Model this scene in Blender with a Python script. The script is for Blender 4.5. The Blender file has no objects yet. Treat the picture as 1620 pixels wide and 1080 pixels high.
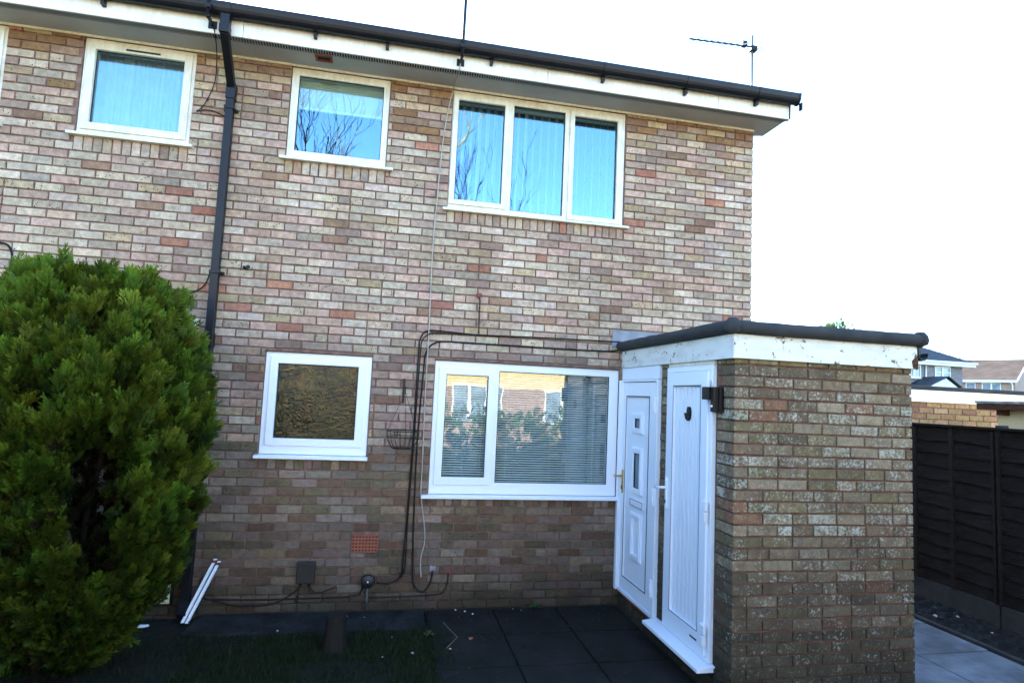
import bpy, bmesh, math, random
import numpy as np
from mathutils import Matrix, Vector
random.seed(7); RNG = np.random.default_rng(7)
PI = math.pi; R = math.radians
scene = bpy.context.scene
col = scene.collection

# ---------------------------------------------------------------- camera
CAM = Vector((-3.6916, -5.6928, 1.979))
YAW, PITCH, ROLL, FPX = 0.1960, 0.0884, 0.0457, 954.4551
def cam_axes():
    ca, sa, cb, sb = math.cos(YAW), math.sin(YAW), math.cos(PITCH), math.sin(PITCH)
    f = Vector((sa*cb, ca*cb, sb)); ri = Vector((ca, -sa, 0)); up = ri.cross(f)
    c, s = math.cos(ROLL), math.sin(ROLL)
    return ri*c + up*s, up*c - ri*s, f
RI, UP, FW = cam_axes()
cam = bpy.data.cameras.new('camera'); cam_o = bpy.data.objects.new('camera', cam); col.objects.link(cam_o)
cam.sensor_width = 36; cam.lens = FPX/1620*36; cam.clip_start = 0.05; cam.clip_end = 2000
cam_o.matrix_world = Matrix(((RI.x, UP.x, -FW.x, CAM.x), (RI.y, UP.y, -FW.y, CAM.y), (RI.z, UP.z, -FW.z, CAM.z), (0, 0, 0, 1)))
scene.camera = cam_o
def proj(p):
    d = Vector(p) - CAM; z = d.dot(FW)
    return (810 + FPX*d.dot(RI)/z, 540 - FPX*d.dot(UP)/z, z)

# ---------------------------------------------------------------- world, sun, exposure
SUN_EL, SUN_AZ = R(24), R(-22)          # behind the house, a little to its left
world = bpy.data.worlds.new('World'); scene.world = world; world.use_nodes = True
wn = world.node_tree.nodes; wl = world.node_tree.links
bg = wn['Background']; sky = wn.new('ShaderNodeTexSky'); sky.sky_type = 'NISHITA'
sky.sun_disc = False; sky.sun_elevation = SUN_EL; sky.sun_rotation = SUN_AZ
sky.air_density = 1.0; sky.dust_density = 0.35; sky.ozone_density = 4.0
wl.new(sky.outputs[0], bg.inputs[0]); bg.inputs[1].default_value = 0.13
sun = bpy.data.lights.new('sun', 'SUN'); sun.energy = 3.6; sun.angle = R(0.53); sun.color = (1, .93, .82)
sun_o = bpy.data.objects.new('sun', sun); col.objects.link(sun_o)
sd = Vector((math.sin(SUN_AZ)*math.cos(SUN_EL), math.cos(SUN_AZ)*math.cos(SUN_EL), math.sin(SUN_EL)))
sun_o.rotation_euler = sd.to_track_quat('Z', 'Y').to_euler(); sun_o.location = sd*60
vs = scene.view_settings; vs.view_transform = 'Standard'; vs.look = 'None'; vs.gamma = 1; vs.exposure = 3.16
vs.use_curve_mapping = False

# ---------------------------------------------------------------- helpers
def s2l(c):
    return tuple((x/255/12.92 if x/255 <= .04045 else ((x/255+.055)/1.055)**2.4) for x in c)
class G:                                    # small node-graph builder
    def __init__(self, name):
        self.m = bpy.data.materials.new(name); self.m.use_nodes = True
        self.t = self.m.node_tree; self.n = self.t.nodes; self.l = self.t.links
        self.b = self.n['Principled BSDF']; self.out = self.n['Material Output']
    def add(self, typ, inp=None, **kw):
        nd = self.n.new(typ)
        for k, v in kw.items(): setattr(nd, k, v)
        for k, v in (inp or {}).items():
            if hasattr(v, 'is_output'): self.l.new(v, nd.inputs[k])
            else: nd.inputs[k].default_value = v
        return nd
    def pos(self): return self.add('ShaderNodeNewGeometry').outputs['Position']
    def noise(self, vec, scale, detail=3, rough=.55):
        return self.add('ShaderNodeTexNoise', {'Vector': vec, 'Scale': scale, 'Detail': detail, 'Roughness': rough}).outputs['Fac']
    def ramp(self, fac, stops):
        r = self.add('ShaderNodeValToRGB', {'Fac': fac}); e = r.color_ramp.elements
        while len(e) < len(stops): e.new(.5)
        for i, (p, c) in enumerate(stops):
            e[i].position = p; e[i].color = tuple(c)+(1,) if not isinstance(c, (int, float)) else (c, c, c, 1)
        return r.outputs['Color']
    def mix(self, fac, a, b, mode='MIX'):
        nd = self.add('ShaderNodeMix', data_type='RGBA', blend_type=mode)
        for i, v in ((0, fac), (6, a), (7, b)):
            if hasattr(v, 'is_output'): self.l.new(v, nd.inputs[i])
            else: nd.inputs[i].default_value = v if i == 0 else (tuple(v)+(1,) if len(v) == 3 else v)
        return nd.outputs[2]
    def math(self, op, a, b=0, clamp=False):
        nd = self.add('ShaderNodeMath', operation=op, use_clamp=clamp)
        for i, v in ((0, a), (1, b)):
            if hasattr(v, 'is_output'): self.l.new(v, nd.inputs[i])
            else: nd.inputs[i].default_value = v
        return nd.outputs[0]
    def scale(self, vec, s):
        return self.add('ShaderNodeMapping', {'Vector': vec, 'Scale': s}).outputs[0]
    def bump(self, h, strength=.3, dist=.01):
        self.l.new(self.add('ShaderNodeBump', {'Height': h, 'Strength': strength, 'Distance': dist}).outputs[0], self.b.inputs['Normal'])
    def done(self, color=None, rough=None, **kw):
        for k, v in (('Base Color', color), ('Roughness', rough)):
            if v is None: continue
            if hasattr(v, 'is_output'): self.l.new(v, self.b.inputs[k])
            else: self.b.inputs[k].default_value = v if k != 'Base Color' else tuple(v)+(1,)
        for k, v in kw.items(): self.b.inputs[k].default_value = v
        return self.m

def plain(name, c, rough=.6, var=.15, scale=8, bump=.1, metal=0, spec=.5, fine=90):
    g = G(name); p = g.pos(); n = g.noise(p, scale, 4); n2 = g.noise(p, fine, 2)
    c2 = tuple(x*(1-var*2) for x in c); c3 = tuple(min(1, x*(1+var)) for x in c)
    cc = g.ramp(n, [(.25, c2), (.75, c3)])
    g.bump(n2, bump, .004)
    return g.done(cc, rough, Metallic=metal, **{'Specular IOR Level': spec})

class MB:
    """collects boxes, bars, tubes; build() links them as ONE mesh object"""
    def __init__(self, M=None): self.v = []; self.f = []; self.M = M
    def add(self, vs, fs):
        o = len(self.v); self.v += [tuple(x) for x in vs]; self.f += [tuple(i+o for i in f) for f in fs]; return self
    def box(self, x0, x1, y0, y1, z0, z1):
        vs = [(x, y, z) for x in (x0, x1) for y in (y0, y1) for z in (z0, z1)]
        return self.add(vs, [(0, 1, 3, 2), (4, 6, 7, 5), (0, 4, 5, 1), (2, 3, 7, 6), (0, 2, 6, 4), (1, 5, 7, 3)])
    def tube(self, path, r, n=6, cap=True):
        path = [Vector(p) for p in path]; rs = r if isinstance(r, (list, tuple)) else [r]*len(path)
        vs = []; fs = []; prev = None
        for i, p in enumerate(path):
            t = (path[min(i+1, len(path)-1)] - path[max(i-1, 0)]).normalized()
            if prev is None:
                a = Vector((0, 0, 1)) if abs(t.z) < .9 else Vector((1, 0, 0)); u = t.cross(a).normalized()
            else: u = (prev - t*prev.dot(t)).normalized()
            prev = u; w = t.cross(u)
            for k in range(n):
                an = 2*PI*k/n; vs.append(p + (u*math.cos(an) + w*math.sin(an))*rs[i])
        for i in range(len(path)-1):
            for k in range(n): fs.append((i*n+k, i*n+(k+1) % n, (i+1)*n+(k+1) % n, (i+1)*n+k))
        if cap: fs += [tuple(range(n))[::-1], tuple(range((len(path)-1)*n, len(path)*n))]
        return self.add(vs, fs)
    def prism(self, prof, a, b):              # closed profile of 3-D offsets swept from a to b
        a, b = Vector(a), Vector(b); n = len(prof)
        vs = [a+Vector(q) for q in prof] + [b+Vector(q) for q in prof]
        return self.add(vs, [(k, (k+1) % n, n+(k+1) % n, n+k) for k in range(n)] + [tuple(range(n))[::-1], tuple(range(n, 2*n))])
    def lathe(self, prof, c, n=20):
        vs = []; fs = []
        for r, z in prof:
            for k in range(n): vs.append((c[0]+r*math.cos(2*PI*k/n), c[1]+r*math.sin(2*PI*k/n), c[2]+z))
        for i in range(len(prof)-1):
            for k in range(n): fs.append((i*n+k, i*n+(k+1) % n, (i+1)*n+(k+1) % n, (i+1)*n+k))
        return self.add(vs, fs)
    def plate(self, x0, x1, z0, z1, holes, yf, yb):   # slab in local XZ with rectangular holes
        xs = sorted({x0, x1, *[h[0] for h in holes], *[h[1] for h in holes]}); zs = sorted({z0, z1, *[h[2] for h in holes], *[h[3] for h in holes]})
        xs = [x for x in xs if x0 <= x <= x1]; zs = [z for z in zs if z0 <= z <= z1]
        nx, nz = len(xs)-1, len(zs)-1
        solid = lambda i, j: 0 <= i < nx and 0 <= j < nz and not any(h[0] < (xs[i]+xs[i+1])/2 < h[1] and h[2] < (zs[j]+zs[j+1])/2 < h[3] for h in holes)
        vid = {}; vs = []; fs = []
        def V(i, j, y):
            k = (i, j, y)
            if k not in vid: vid[k] = len(vs); vs.append((xs[i], y, zs[j]))
            return vid[k]
        for i in range(nx):
            for j in range(nz):
                if not solid(i, j): continue
                fs.append((V(i, j, yf), V(i+1, j, yf), V(i+1, j+1, yf), V(i, j+1, yf)))
                fs.append((V(i, j, yb), V(i, j+1, yb), V(i+1, j+1, yb), V(i+1, j, yb)))
                if not solid(i-1, j): fs.append((V(i, j, yf), V(i, j+1, yf), V(i, j+1, yb), V(i, j, yb)))
                if not solid(i+1, j): fs.append((V(i+1, j, yf), V(i+1, j, yb), V(i+1, j+1, yb), V(i+1, j+1, yf)))
                if not solid(i, j-1): fs.append((V(i, j, yf), V(i, j, yb), V(i+1, j, yb), V(i+1, j, yf)))
                if not solid(i, j+1): fs.append((V(i, j+1, yf), V(i+1, j+1, yf), V(i+1, j+1, yb), V(i, j+1, yb)))
        return self.add(vs, fs)
    def mesh(self, name):
        me = bpy.data.meshes.new(name); vs = self.v
        if self.M is not None: vs = [tuple(self.M @ Vector(p)) for p in vs]
        me.from_pydata(vs, [], self.f); me.update(); return me
    def build(self, name, mat, parent=None, bevel=0, smooth=False, recalc=False):
        me = self.mesh(name); me.materials.append(mat)
        if recalc:
            bm = bmesh.new(); bm.from_mesh(me); bmesh.ops.recalc_face_normals(bm, faces=bm.faces); bm.to_mesh(me); bm.free()
        o = bpy.data.objects.new(name, me); col.objects.link(o)
        if parent is not None: o.parent = parent
        if smooth:
            for p in me.polygons: p.use_smooth = True
        if bevel:
            b = o.modifiers.new('bevel', 'BEVEL'); b.width = bevel; b.segments = 2; b.limit_method = 'ANGLE'; b.angle_limit = R(40)
        return o
def tag(o, label, cat, group=None):
    o['label'] = label; o['category'] = cat
    if group: o['group'] = group
    return o
def struct(o): o['kind'] = 'structure'; return o
def stuff(o): o['kind'] = 'stuff'; return o
def empty(name, loc, label=None, cat=None, group=None):
    o = bpy.data.objects.new(name, None); col.objects.link(o); o.location = loc; o.empty_display_size = .2
    if label: tag(o, label, cat, group)
    return o
def under(o, parent):                          # parent while keeping world coordinates (meshes are in world space)
    o.parent = parent; o.matrix_parent_inverse = Matrix.Translation(parent.location).inverted(); return o

ZT = 4.97                                      # wall top above ground
CH = 0.0763                                    # brick course
# local frame of the porch's door side: local x runs towards the camera (-Y), front faces -X
PX0, PY0 = -1.41, -1.986
M_LEFT = Matrix.Translation((PX0, 0, 0)) @ Matrix.Rotation(-PI/2, 4, 'Z')

# ---------------------------------------------------------------- materials
def brick_material(name, source, porch=False):
    g = G(name); p = g.pos()
    if source == 'object':
        oi = g.add('ShaderNodeObjectInfo'); c, a = oi.outputs['Color'], oi.outputs['Alpha']
    else:
        at = g.add('ShaderNodeAttribute', attribute_name='Col'); c, a = at.outputs['Color'], at.outputs['Alpha']
    n1 = g.noise(p, 22, 4, .6); n2 = g.noise(p, 140, 3, .6); n3 = g.noise(g.scale(p, (1, 1, 3)), 7, 3)
    c1 = g.mix(.9, c, g.ramp(n1, [(.25, .58), (.72, 1.25)]), 'MULTIPLY')
    c1 = g.mix(.9, c1, g.ramp(n2, [(.3, .66), (.7, 1.2)]), 'MULTIPLY')
    c1 = g.mix(.55, c1, g.ramp(n3, [(.3, (.8, .76, .72)), (.7, (1.1, 1.1, 1.1))]), 'MULTIPLY')
    # dark firing pits on some bricks
    vo = g.add('ShaderNodeTexVoronoi', {'Vector': p, 'Scale': 44.0, 'Randomness': 1.0})
    size = g.math('MULTIPLY', g.math('SUBTRACT', a, .45), .42)
    pit = g.math('LESS_THAN', vo.outputs['Distance'], size)
    pit = g.math('MULTIPLY', pit, g.math('GREATER_THAN', g.noise(p, 9, 1), .5))
    h = g.math('ADD', g.math('MULTIPLY', n2, .5), g.math('MULTIPLY', n1, .8))
    if porch:
        big = g.noise(p, 9, 2); fn = g.noise(p, 52, 6, .75)
        zz = g.add('ShaderNodeSeparateXYZ', {0: p}).outputs[2]
        amt = g.math('ADD', g.math('MULTIPLY', a, .075), g.math('MULTIPLY', big, .30))
        lich = g.ramp(g.math('ADD', fn, amt), [(.725, 0), (.87, 1)])
        lc = g.ramp(g.noise(p, 12, 2), [(.35, s2l((180, 177, 166))), (.62, s2l((166, 164, 138)))])
        c1 = g.mix(g.math('MULTIPLY', g.noise(p, 4, 3), .35), c1, s2l((92, 84, 66)))
        c1 = g.mix(lich, c1, lc); h = g.math('ADD', h, g.math('MULTIPLY', lich, .35))
    wx = g.noise(g.scale(p, (1, 1, .22)), 2.3, 4, .6); wy = g.noise(p, .8, 3)
    c1 = g.mix(.85, c1, g.ramp(wx, [(.32, (.76, .73, .70)), (.62, (1.06, 1.05, 1.04))]), 'MULTIPLY')
    c1 = g.mix(.8, c1, g.ramp(wy, [(.35, (.86, .84, .82)), (.65, (1.07, 1.06, 1.05))]), 'MULTIPLY')
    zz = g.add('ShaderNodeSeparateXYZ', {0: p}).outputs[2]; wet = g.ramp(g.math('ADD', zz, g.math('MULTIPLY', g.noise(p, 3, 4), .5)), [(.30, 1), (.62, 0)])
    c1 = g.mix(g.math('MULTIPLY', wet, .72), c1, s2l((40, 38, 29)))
    if not porch:
        c1 = g.mix(pit, c1, s2l((30, 24, 20))); h = g.math('SUBTRACT', h, g.math('MULTIPLY', pit, 1.0))
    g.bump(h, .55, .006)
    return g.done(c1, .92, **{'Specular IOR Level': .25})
M_BRICK_O = brick_material('brick_single', 'object'); M_BRICK_S = brick_material('brick_joined', 'attr')
M_PBRICK_O = brick_material('porch_brick_single', 'object', True)
def mortar(name, c1, c2):
    g = G(name); p = g.pos(); n = g.noise(p, 14, 4); n2 = g.noise(p, 190, 3)
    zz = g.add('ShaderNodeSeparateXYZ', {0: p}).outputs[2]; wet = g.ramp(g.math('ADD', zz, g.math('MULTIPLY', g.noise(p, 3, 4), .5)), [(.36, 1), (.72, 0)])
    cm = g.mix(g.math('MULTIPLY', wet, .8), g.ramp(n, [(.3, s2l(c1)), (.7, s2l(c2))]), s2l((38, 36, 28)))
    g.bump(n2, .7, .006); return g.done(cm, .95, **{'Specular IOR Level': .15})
M_MORTAR = mortar('mortar_pink', (106, 81, 71), (144, 115, 102))
M_PMORTAR = mortar('mortar_red', (82, 60, 48), (116, 86, 68))
def upvc(name, base, dirt, amt):
    g = G(name); p = g.pos(); n = g.noise(g.scale(p, (1, 1, .25)), 26, 5, .7); n2 = g.noise(p, 5, 3)
    f = g.math('MULTIPLY', g.ramp(g.math('ADD', g.math('MULTIPLY', n, .6), g.math('MULTIPLY', n2, .4)), [(.42, 0), (.72, 1)]), amt)
    g.bump(g.noise(p, 300, 2), .04, .002)
    return g.done(g.mix(f, s2l(base), s2l(dirt)), .32, **{'Specular IOR Level': .45})
M_UPVC = upvc('white_upvc', (234, 240, 246), (210, 214, 214), .10)
M_UPVC_OLD = upvc('aged_upvc', (228, 224, 206), (168, 146, 98), .62)
M_FASCIA = upvc('stained_fascia', (236, 232, 218), (176, 140, 92), .45)
M_SOFFIT = plain('grey_white_soffit', s2l((182, 180, 174)), .5, .08, 3, .03)
M_BLACK = plain('black_plastic', (.008, .008, .010), .42, .2, 6, .03, spec=.3)
M_CABLE = plain('black_cable', (.005, .005, .005), .55, .1, 6, .02, spec=.3)
M_CABLE_G = plain('grey_white_cable', s2l((172, 164, 150)), .5, .1, 6, .02)
M_GASKET = plain('black_gasket', (.01, .01, .01), .6, .1)
M_DARK = plain('vent_dark', (.012, .012, .012), .8, .1)
M_LEAD = plain('grey_lead', s2l((128, 134, 142)), .55, .18, 9, .2)
M_BRASS = plain('brass', (.55, .38, .12), .3, .1, 10, .03, metal=.9)
M_CHROME = plain('white_metal', s2l((214, 214, 214)), .3, .05)
M_TERRA = plain('terracotta', s2l((150, 84, 60)), .9, .12, 30, .3)
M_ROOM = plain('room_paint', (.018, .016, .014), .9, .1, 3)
M_ROOM_G = plain('olive_room_paint', s2l((134, 146, 62)), .9, .35, 5)
M_BLIND = plain('white_blind', s2l((236, 238, 236)), .6, .04, 4)
M_BLIND_C = plain('cream_blind', s2l((214, 206, 170)), .75, .05, 4)
M_VBLIND = plain('grey_vertical_blind', s2l((150, 156, 156)), .75, .05, 4)
M_GALV = plain('galvanised_pole', s2l((140, 146, 152)), .4, .1, 8, .04, metal=.6)
M_BOXPL = plain('dark_grey_plastic', (.014, .013, .013), .5, .15)
def glass(name, base, k, tint, coat=(1, 1, 1)):
    g = G(name); g.n.remove(g.b)
    lw = g.add('ShaderNodeLayerWeight', {'Blend': .5})
    f = g.math('ADD', base, g.math('MULTIPLY', g.math('POWER', lw.outputs['Facing'], 4), k), True)
    gl = g.add('ShaderNodeBsdfGlossy', {'Color': tuple(coat)+(1,), 'Roughness': .004})
    tr = g.add('ShaderNodeBsdfTransparent', {'Color': tuple(tint)+(1,)})
    mx = g.add('ShaderNodeMixShader', {0: f, 1: tr.outputs[0], 2: gl.outputs[0]})
    p = g.pos(); bp = g.add('ShaderNodeBump', {'Height': g.noise(p, 2.2, 2), 'Strength': .05, 'Distance': .02})
    g.l.new(bp.outputs[0], gl.inputs['Normal']); g.l.new(mx.outputs[0], g.out.inputs[0]); return g.m
M_GLASS = glass('window_glass', .075, .75, (.90, .95, .94))
M_GLASS_B = glass('coated_blue_glass', .18, .75, (.86, .93, .95), (.55, .86, 1.0))
def obscured():
    g = G('obscured_glass'); p = g.pos()
    w = g.add('ShaderNodeTexNoise', {'Vector': p, 'Scale': 9.0, 'Detail': 2.0, 'Distortion': 2.0}).outputs['Fac']
    h = g.math('SINE', g.math('MULTIPLY', w, 26)); g.bump(h, .16, .006)
    blot = g.noise(p, 4.2, 4, .6)
    c = g.ramp(g.math('ADD', g.math('MULTIPLY', blot, .8), g.math('MULTIPLY', h, .05)), [(.30, (.008, .009, .007)), (.44, (.020, .025, .010)), (.56, (.034, .034, .018))])
    g.done(c, .16, **{'Specular IOR Level': .5})
    tr = g.add('ShaderNodeBsdfTransparent', {'Color': (.75, .8, .65, 1)})
    mx = g.add('ShaderNodeMixShader', {0: .25, 1: g.b.outputs[0], 2: tr.outputs[0]}); g.l.new(mx.outputs[0], g.out.inputs[0]); return g.m
M_OBSC = obscured()
def felt():
    g = G('mineral_felt'); p = g.pos(); n = g.noise(p, 420, 2); n2 = g.noise(p, 6, 4)
    g.bump(n, .5, .004)
    return g.done(g.mix(.6, g.ramp(n2, [(.3, (.02, .021, .021)), (.7, (.042, .044, .042))]), g.ramp(n, [(.35, .5), (.7, 1.5)]), 'MULTIPLY'), .9)
M_FELT = felt()
def peeling():
    g = G('peeling_white_paint'); p = g.pos()
    n = g.noise(p, 19, 6, .72); m = g.noise(p, 3.2, 3); ff = g.noise(g.scale(p, (.6, .6, 2)), 9, 5)
    chip = g.ramp(g.math('ADD', n, g.math('MULTIPLY', m, .3)), [(.765, 0), (.78, 1)])
    dirty = g.math('MULTIPLY', g.ramp(ff, [(.45, 0), (.75, 1)]), .4)
    c = g.mix(dirty, s2l((222, 222, 214)), s2l((164, 160, 142)))
    c = g.mix(chip, c, g.ramp(g.noise(p, 60, 2), [(.4, s2l((44, 36, 26))), (.6, s2l((120, 100, 58)))]))
    g.bump(g.math('SUBTRACT', ff, g.math('MULTIPLY', chip, .8)), .4, .004)
    return g.done(c, .6)
M_PEEL = peeling()
def wood(name, a, b, sc=(2, 2, 26), rough=.85):
    g = G(name); p = g.pos(); n = g.noise(g.scale(p, sc), 5, 5, .65); n2 = g.noise(p, 2, 3)
    g.bump(n, .5, .006); return g.done(g.mix(.5, g.ramp(n, [(.3, a), (.7, b)]), g.ramp(n2, [(.3, .6), (.7, 1.3)]), 'MULTIPLY'), rough, **{'Specular IOR Level': .2})
M_FENCE = wood('dark_fence_timber', (.006, .004, .003), (.026, .017, .0115), (2, 2, 22))
M_ROT = wood('rotten_timber', (.03, .014, .008), (.12, .05, .025), (3, 3, 12))
M_BARK = wood('conifer_bark', (.004, .003, .0022), (.015, .010, .007), (14, 14, 3))
M_STUMP = wood('stump_bark', (.006, .005, .0035), (.022, .017, .011), (16, 16, 3))
def stone(name, a, b, c, sc=6, bump=.4):
    g = G(name); p = g.pos(); n = g.noise(p, sc, 5, .65); n2 = g.noise(p, 150, 3); n3 = g.noise(p, 2.1, 4)
    cc = g.ramp(n, [(.3, a), (.7, b)]); cc = g.mix(g.ramp(n3, [(.45, 0), (.68, .85)]), cc, c)
    cc = g.mix(.6, cc, g.ramp(n2, [(.3, .7), (.7, 1.2)]), 'MULTIPLY')
    g.bump(g.math('ADD', n2, n), bump, .006); return g.done(cc, .9, **{'Specular IOR Level': .25})
M_SLAB = stone('dark_paving', (.0046, .0040, .0034), (.0185, .0165, .0142), (.0055, .0068, .003), 3.2)
M_PATH = stone('grey_paving', (.12, .122, .125), (.24, .245, .25), (.08, .08, .075), 4)
M_CONC = stone('dark_concrete', (.006, .006, .006), (.032, .032, .033), (.005, .006, .004), 4)
M_GRAVELB = stone('concrete_gravel_board', (.035, .031, .028), (.06, .055, .05), (.03, .026, .022))
M_SOIL = stone('dark_soil', (.006, .005, .004), (.017, .014, .011), (.008, .009, .005), 30, .9)
M_TURF = stone('turf_base', (.006, .006, .004), (.013, .013, .007), (.007, .006, .004), 14, .8)
M_GROUND = stone('far_ground', (.04, .05, .025), (.07, .08, .04), (.05, .05, .04), 1)
def foliage(name, rough=.6, trans=.25):
    g = G(name); at = g.add('ShaderNodeAttribute', attribute_name='Col')
    g.l.new(at.outputs['Color'], g.b.inputs['Base Color'])
    g.b.inputs['Roughness'].default_value = rough; g.b.inputs['Specular IOR Level'].default_value = .2
    tl = g.add('ShaderNodeBsdfTranslucent', {'Color': at.outputs['Color']})
    mx = g.add('ShaderNodeMixShader', {0: trans, 1: g.b.outputs[0], 2: tl.outputs[0]}); g.l.new(mx.outputs[0], g.out.inputs[0]); return g.m
M_LEAF = foliage('leaf')
def farbrick(name, a, b, m):
    g = G(name); p = g.pos(); sx = g.add('ShaderNodeSeparateXYZ', {0: p})
    v = g.add('ShaderNodeCombineXYZ', {0: g.math('ADD', sx.outputs[0], sx.outputs[1]), 1: sx.outputs[2], 2: 0.0}).outputs[0]
    br = g.add('ShaderNodeTexBrick', {'Vector': v, 'Color1': s2l(a)+(1,), 'Color2': s2l(b)+(1,), 'Mortar': s2l(m)+(1,), 'Scale': 1.0, 'Mortar Size': .012, 'Brick Width': .225, 'Row Height': .075})
    c = g.mix(.5, br.outputs['Color'], g.ramp(g.noise(p, 1.2, 4), [(.3, .75), (.7, 1.2)]), 'MULTIPLY')
    return g.done(c, .9)
M_FB_GREY = farbrick('grey_brown_brickwork', (132, 122, 122), (104, 94, 94), (140, 132, 126))
M_FB_PINK = farbrick('pink_brickwork', (170, 136, 116), (146, 112, 96), (160, 146, 134))
M_FB_GABLE = farbrick('gable_brickwork', (170, 156, 142), (140, 120, 108), (140, 118, 104))
M_SLATE = plain('dark_slate', (.028, .034, .042), .7, .2, 5, .2)
M_TILE = plain('brown_roof_tile', (.085, .058, .040), .85, .25, 1.2, .2)
M_WHITEP = plain('white_paint', s2l((232, 230, 222)), .5, .06, 4)
M_CREAM = plain('cream_render', s2l((226, 204, 156)), .9, .06, 2)
M_FARGLASS = plain('far_window_glass', (.25, .32, .38), .08, .3, 2, .02)
# ================================================================ ground
g_ = MB(); g_.box(-400, 400, -400, 400, -.5, -.03); struct(g_.build('ground', M_GROUND))
turf = MB()
def sheet(mb, x0, x1, y0, y1, step, z, amp):
    nx, ny = max(1, int((x1-x0)/step)), max(1, int((y1-y0)/step))
    o = [(x0+(x1-x0)*i/nx, y0+(y1-y0)*j/ny, z+RNG.uniform(-amp, amp)) for j in range(ny+1) for i in range(nx+1)]
    mb.add(o, [(j*(nx+1)+i, j*(nx+1)+i+1, (j+1)*(nx+1)+i+1, (j+1)*(nx+1)+i) for j in range(ny) for i in range(nx)])
sheet(turf, -9, -3.26, -9, -.46, .12, -.004, .012)
struct(turf.build('lawn', M_TURF))
soil = MB(); sheet(soil, -9, -3.24, -.46, .12, .06, -.02, .010); struct(soil.build('soil', M_SOIL))
# concrete strip along the wall, cracked in two lengths
for x0, x1 in ((-5.16, -4.02), (-3.99, -3.27)):
    m = MB(); m.box(x0, x1, -.42+RNG.uniform(-.02, .02), -.004, -.03, .012); struct(m.build('path', M_CONC, bevel=.008))

def slabs(name, xs, ys, mat, z, skip=None, gap=.006):
    bed = MB(); bed.box(xs[0]-.01, xs[-1]+.01, ys[0]-.01, ys[-1]+.0, z-.06, z-.016)
    b = struct(bed.build(name, M_SOIL))
    for i in range(len(xs)-1):
        for j in range(len(ys)-1):
            if skip and skip(i, j): continue
            m = MB(); dz = RNG.uniform(-.004, .004, 4)
            x0, x1, y0, y1 = xs[i]+gap, xs[i+1]-gap, ys[j]+gap, ys[j+1]-gap
            x0 += RNG.uniform(0, .004); y1 -= RNG.uniform(0, .004)
            m.add([(x0, y0, z-.04), (x1, y0, z-.04), (x1, y1, z-.04), (x0, y1, z-.04), (x0, y0, z+dz[0]), (x1, y0, z+dz[1]), (x1, y1, z+dz[2]), (x0, y1, z+dz[3])],
                  [(3, 2, 1, 0), (4, 5, 6, 7), (0, 1, 5, 4), (1, 2, 6, 5), (2, 3, 7, 6), (3, 0, 4, 7)])
            m.build('slab', mat, b, bevel=.006)
    return b
slabs('patio', [-3.24, -2.64, -2.04, -1.44], [-4.8, -4.2, -3.6, -3.0, -2.4, -1.8, -1.2, -.6, -.005], M_SLAB, .012)
slabs('pavement', [-1.43, -.83, -.23, .08], [-4.8, -4.2, -3.6, -3.0, -2.42], M_SLAB, .012)
slabs('path', [.09, .69, 1.42], [-4.6, -3.95, -3.25, -2.6, -1.95, -1.30, -.68, -.05, .58, 1.2, 1.85, 2.5], M_PATH, .014)
for k in range(9):                                   # edging kerbs beside the bed
    m = MB(); y0 = -4.6+k*.9; m.box(1.435, 1.485, y0+.004, y0+.896, -.06, .035); struct(m.build('kerb', M_GRAVELB, bevel=.008))
sb = MB(); sheet(sb, 1.49, 2.11, -4.6, 3.5, .05, .004, .016); struct(sb.build('soil_bed', M_SOIL))

# ================================================================ bricks
PAL = {'cream': (188, 177, 163), 'pale': (196, 187, 178), 'pink': (187, 167, 157), 'mauve': (163, 147, 140), 'brown': (148, 126, 111), 'tan': (178, 164, 141),
       'red': (172, 128, 113), 'ochre': (146, 119, 91), 'grey': (172, 162, 154), 'olive': (142, 135, 115)}
def brick_colour(course, rng):
    if course < 3: w = dict(brown=5, ochre=3.4, tan=2, mauve=2, red=.2)
    elif course < 8: w = dict(brown=2, ochre=1.2, tan=3, mauve=3, pink=2, grey=2, cream=2)
    elif course < 34: w = dict(cream=4.6, pale=4.8, pink=4.4, mauve=1.1, brown=.6, tan=1.3, red=.7, grey=1.6)
    elif course < 46: w = dict(cream=1.6, pale=1.4, pink=1.8, mauve=3, brown=1.8, tan=.8, red=.5, grey=3)
    else: w = dict(mauve=1.6, brown=1.5, grey=3.4, olive=2.8, cream=.5, tan=.6)
    k = list(w); p = np.array([w[i] for i in k]); c = k[rng.choice(len(k), p=p/p.sum())]
    rgb = np.array(PAL[c], float); rgb = rgb*rng.uniform(.90, 1.07) + rng.uniform(-3, 3, 3)
    rgb = rgb*np.array([1.04, .994, .92])
    if course >= 34: rgb *= .93  # lower courses dimmed: scant skylight painted into the tone, with some real grime
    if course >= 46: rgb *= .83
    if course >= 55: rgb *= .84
    a = 1.0 if (c in ('cream', 'tan', 'ochre', 'olive') and rng.random() < .62) else rng.uniform(0, .6)
    return s2l(np.clip(rgb, 0, 255)) + (a,)
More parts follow.
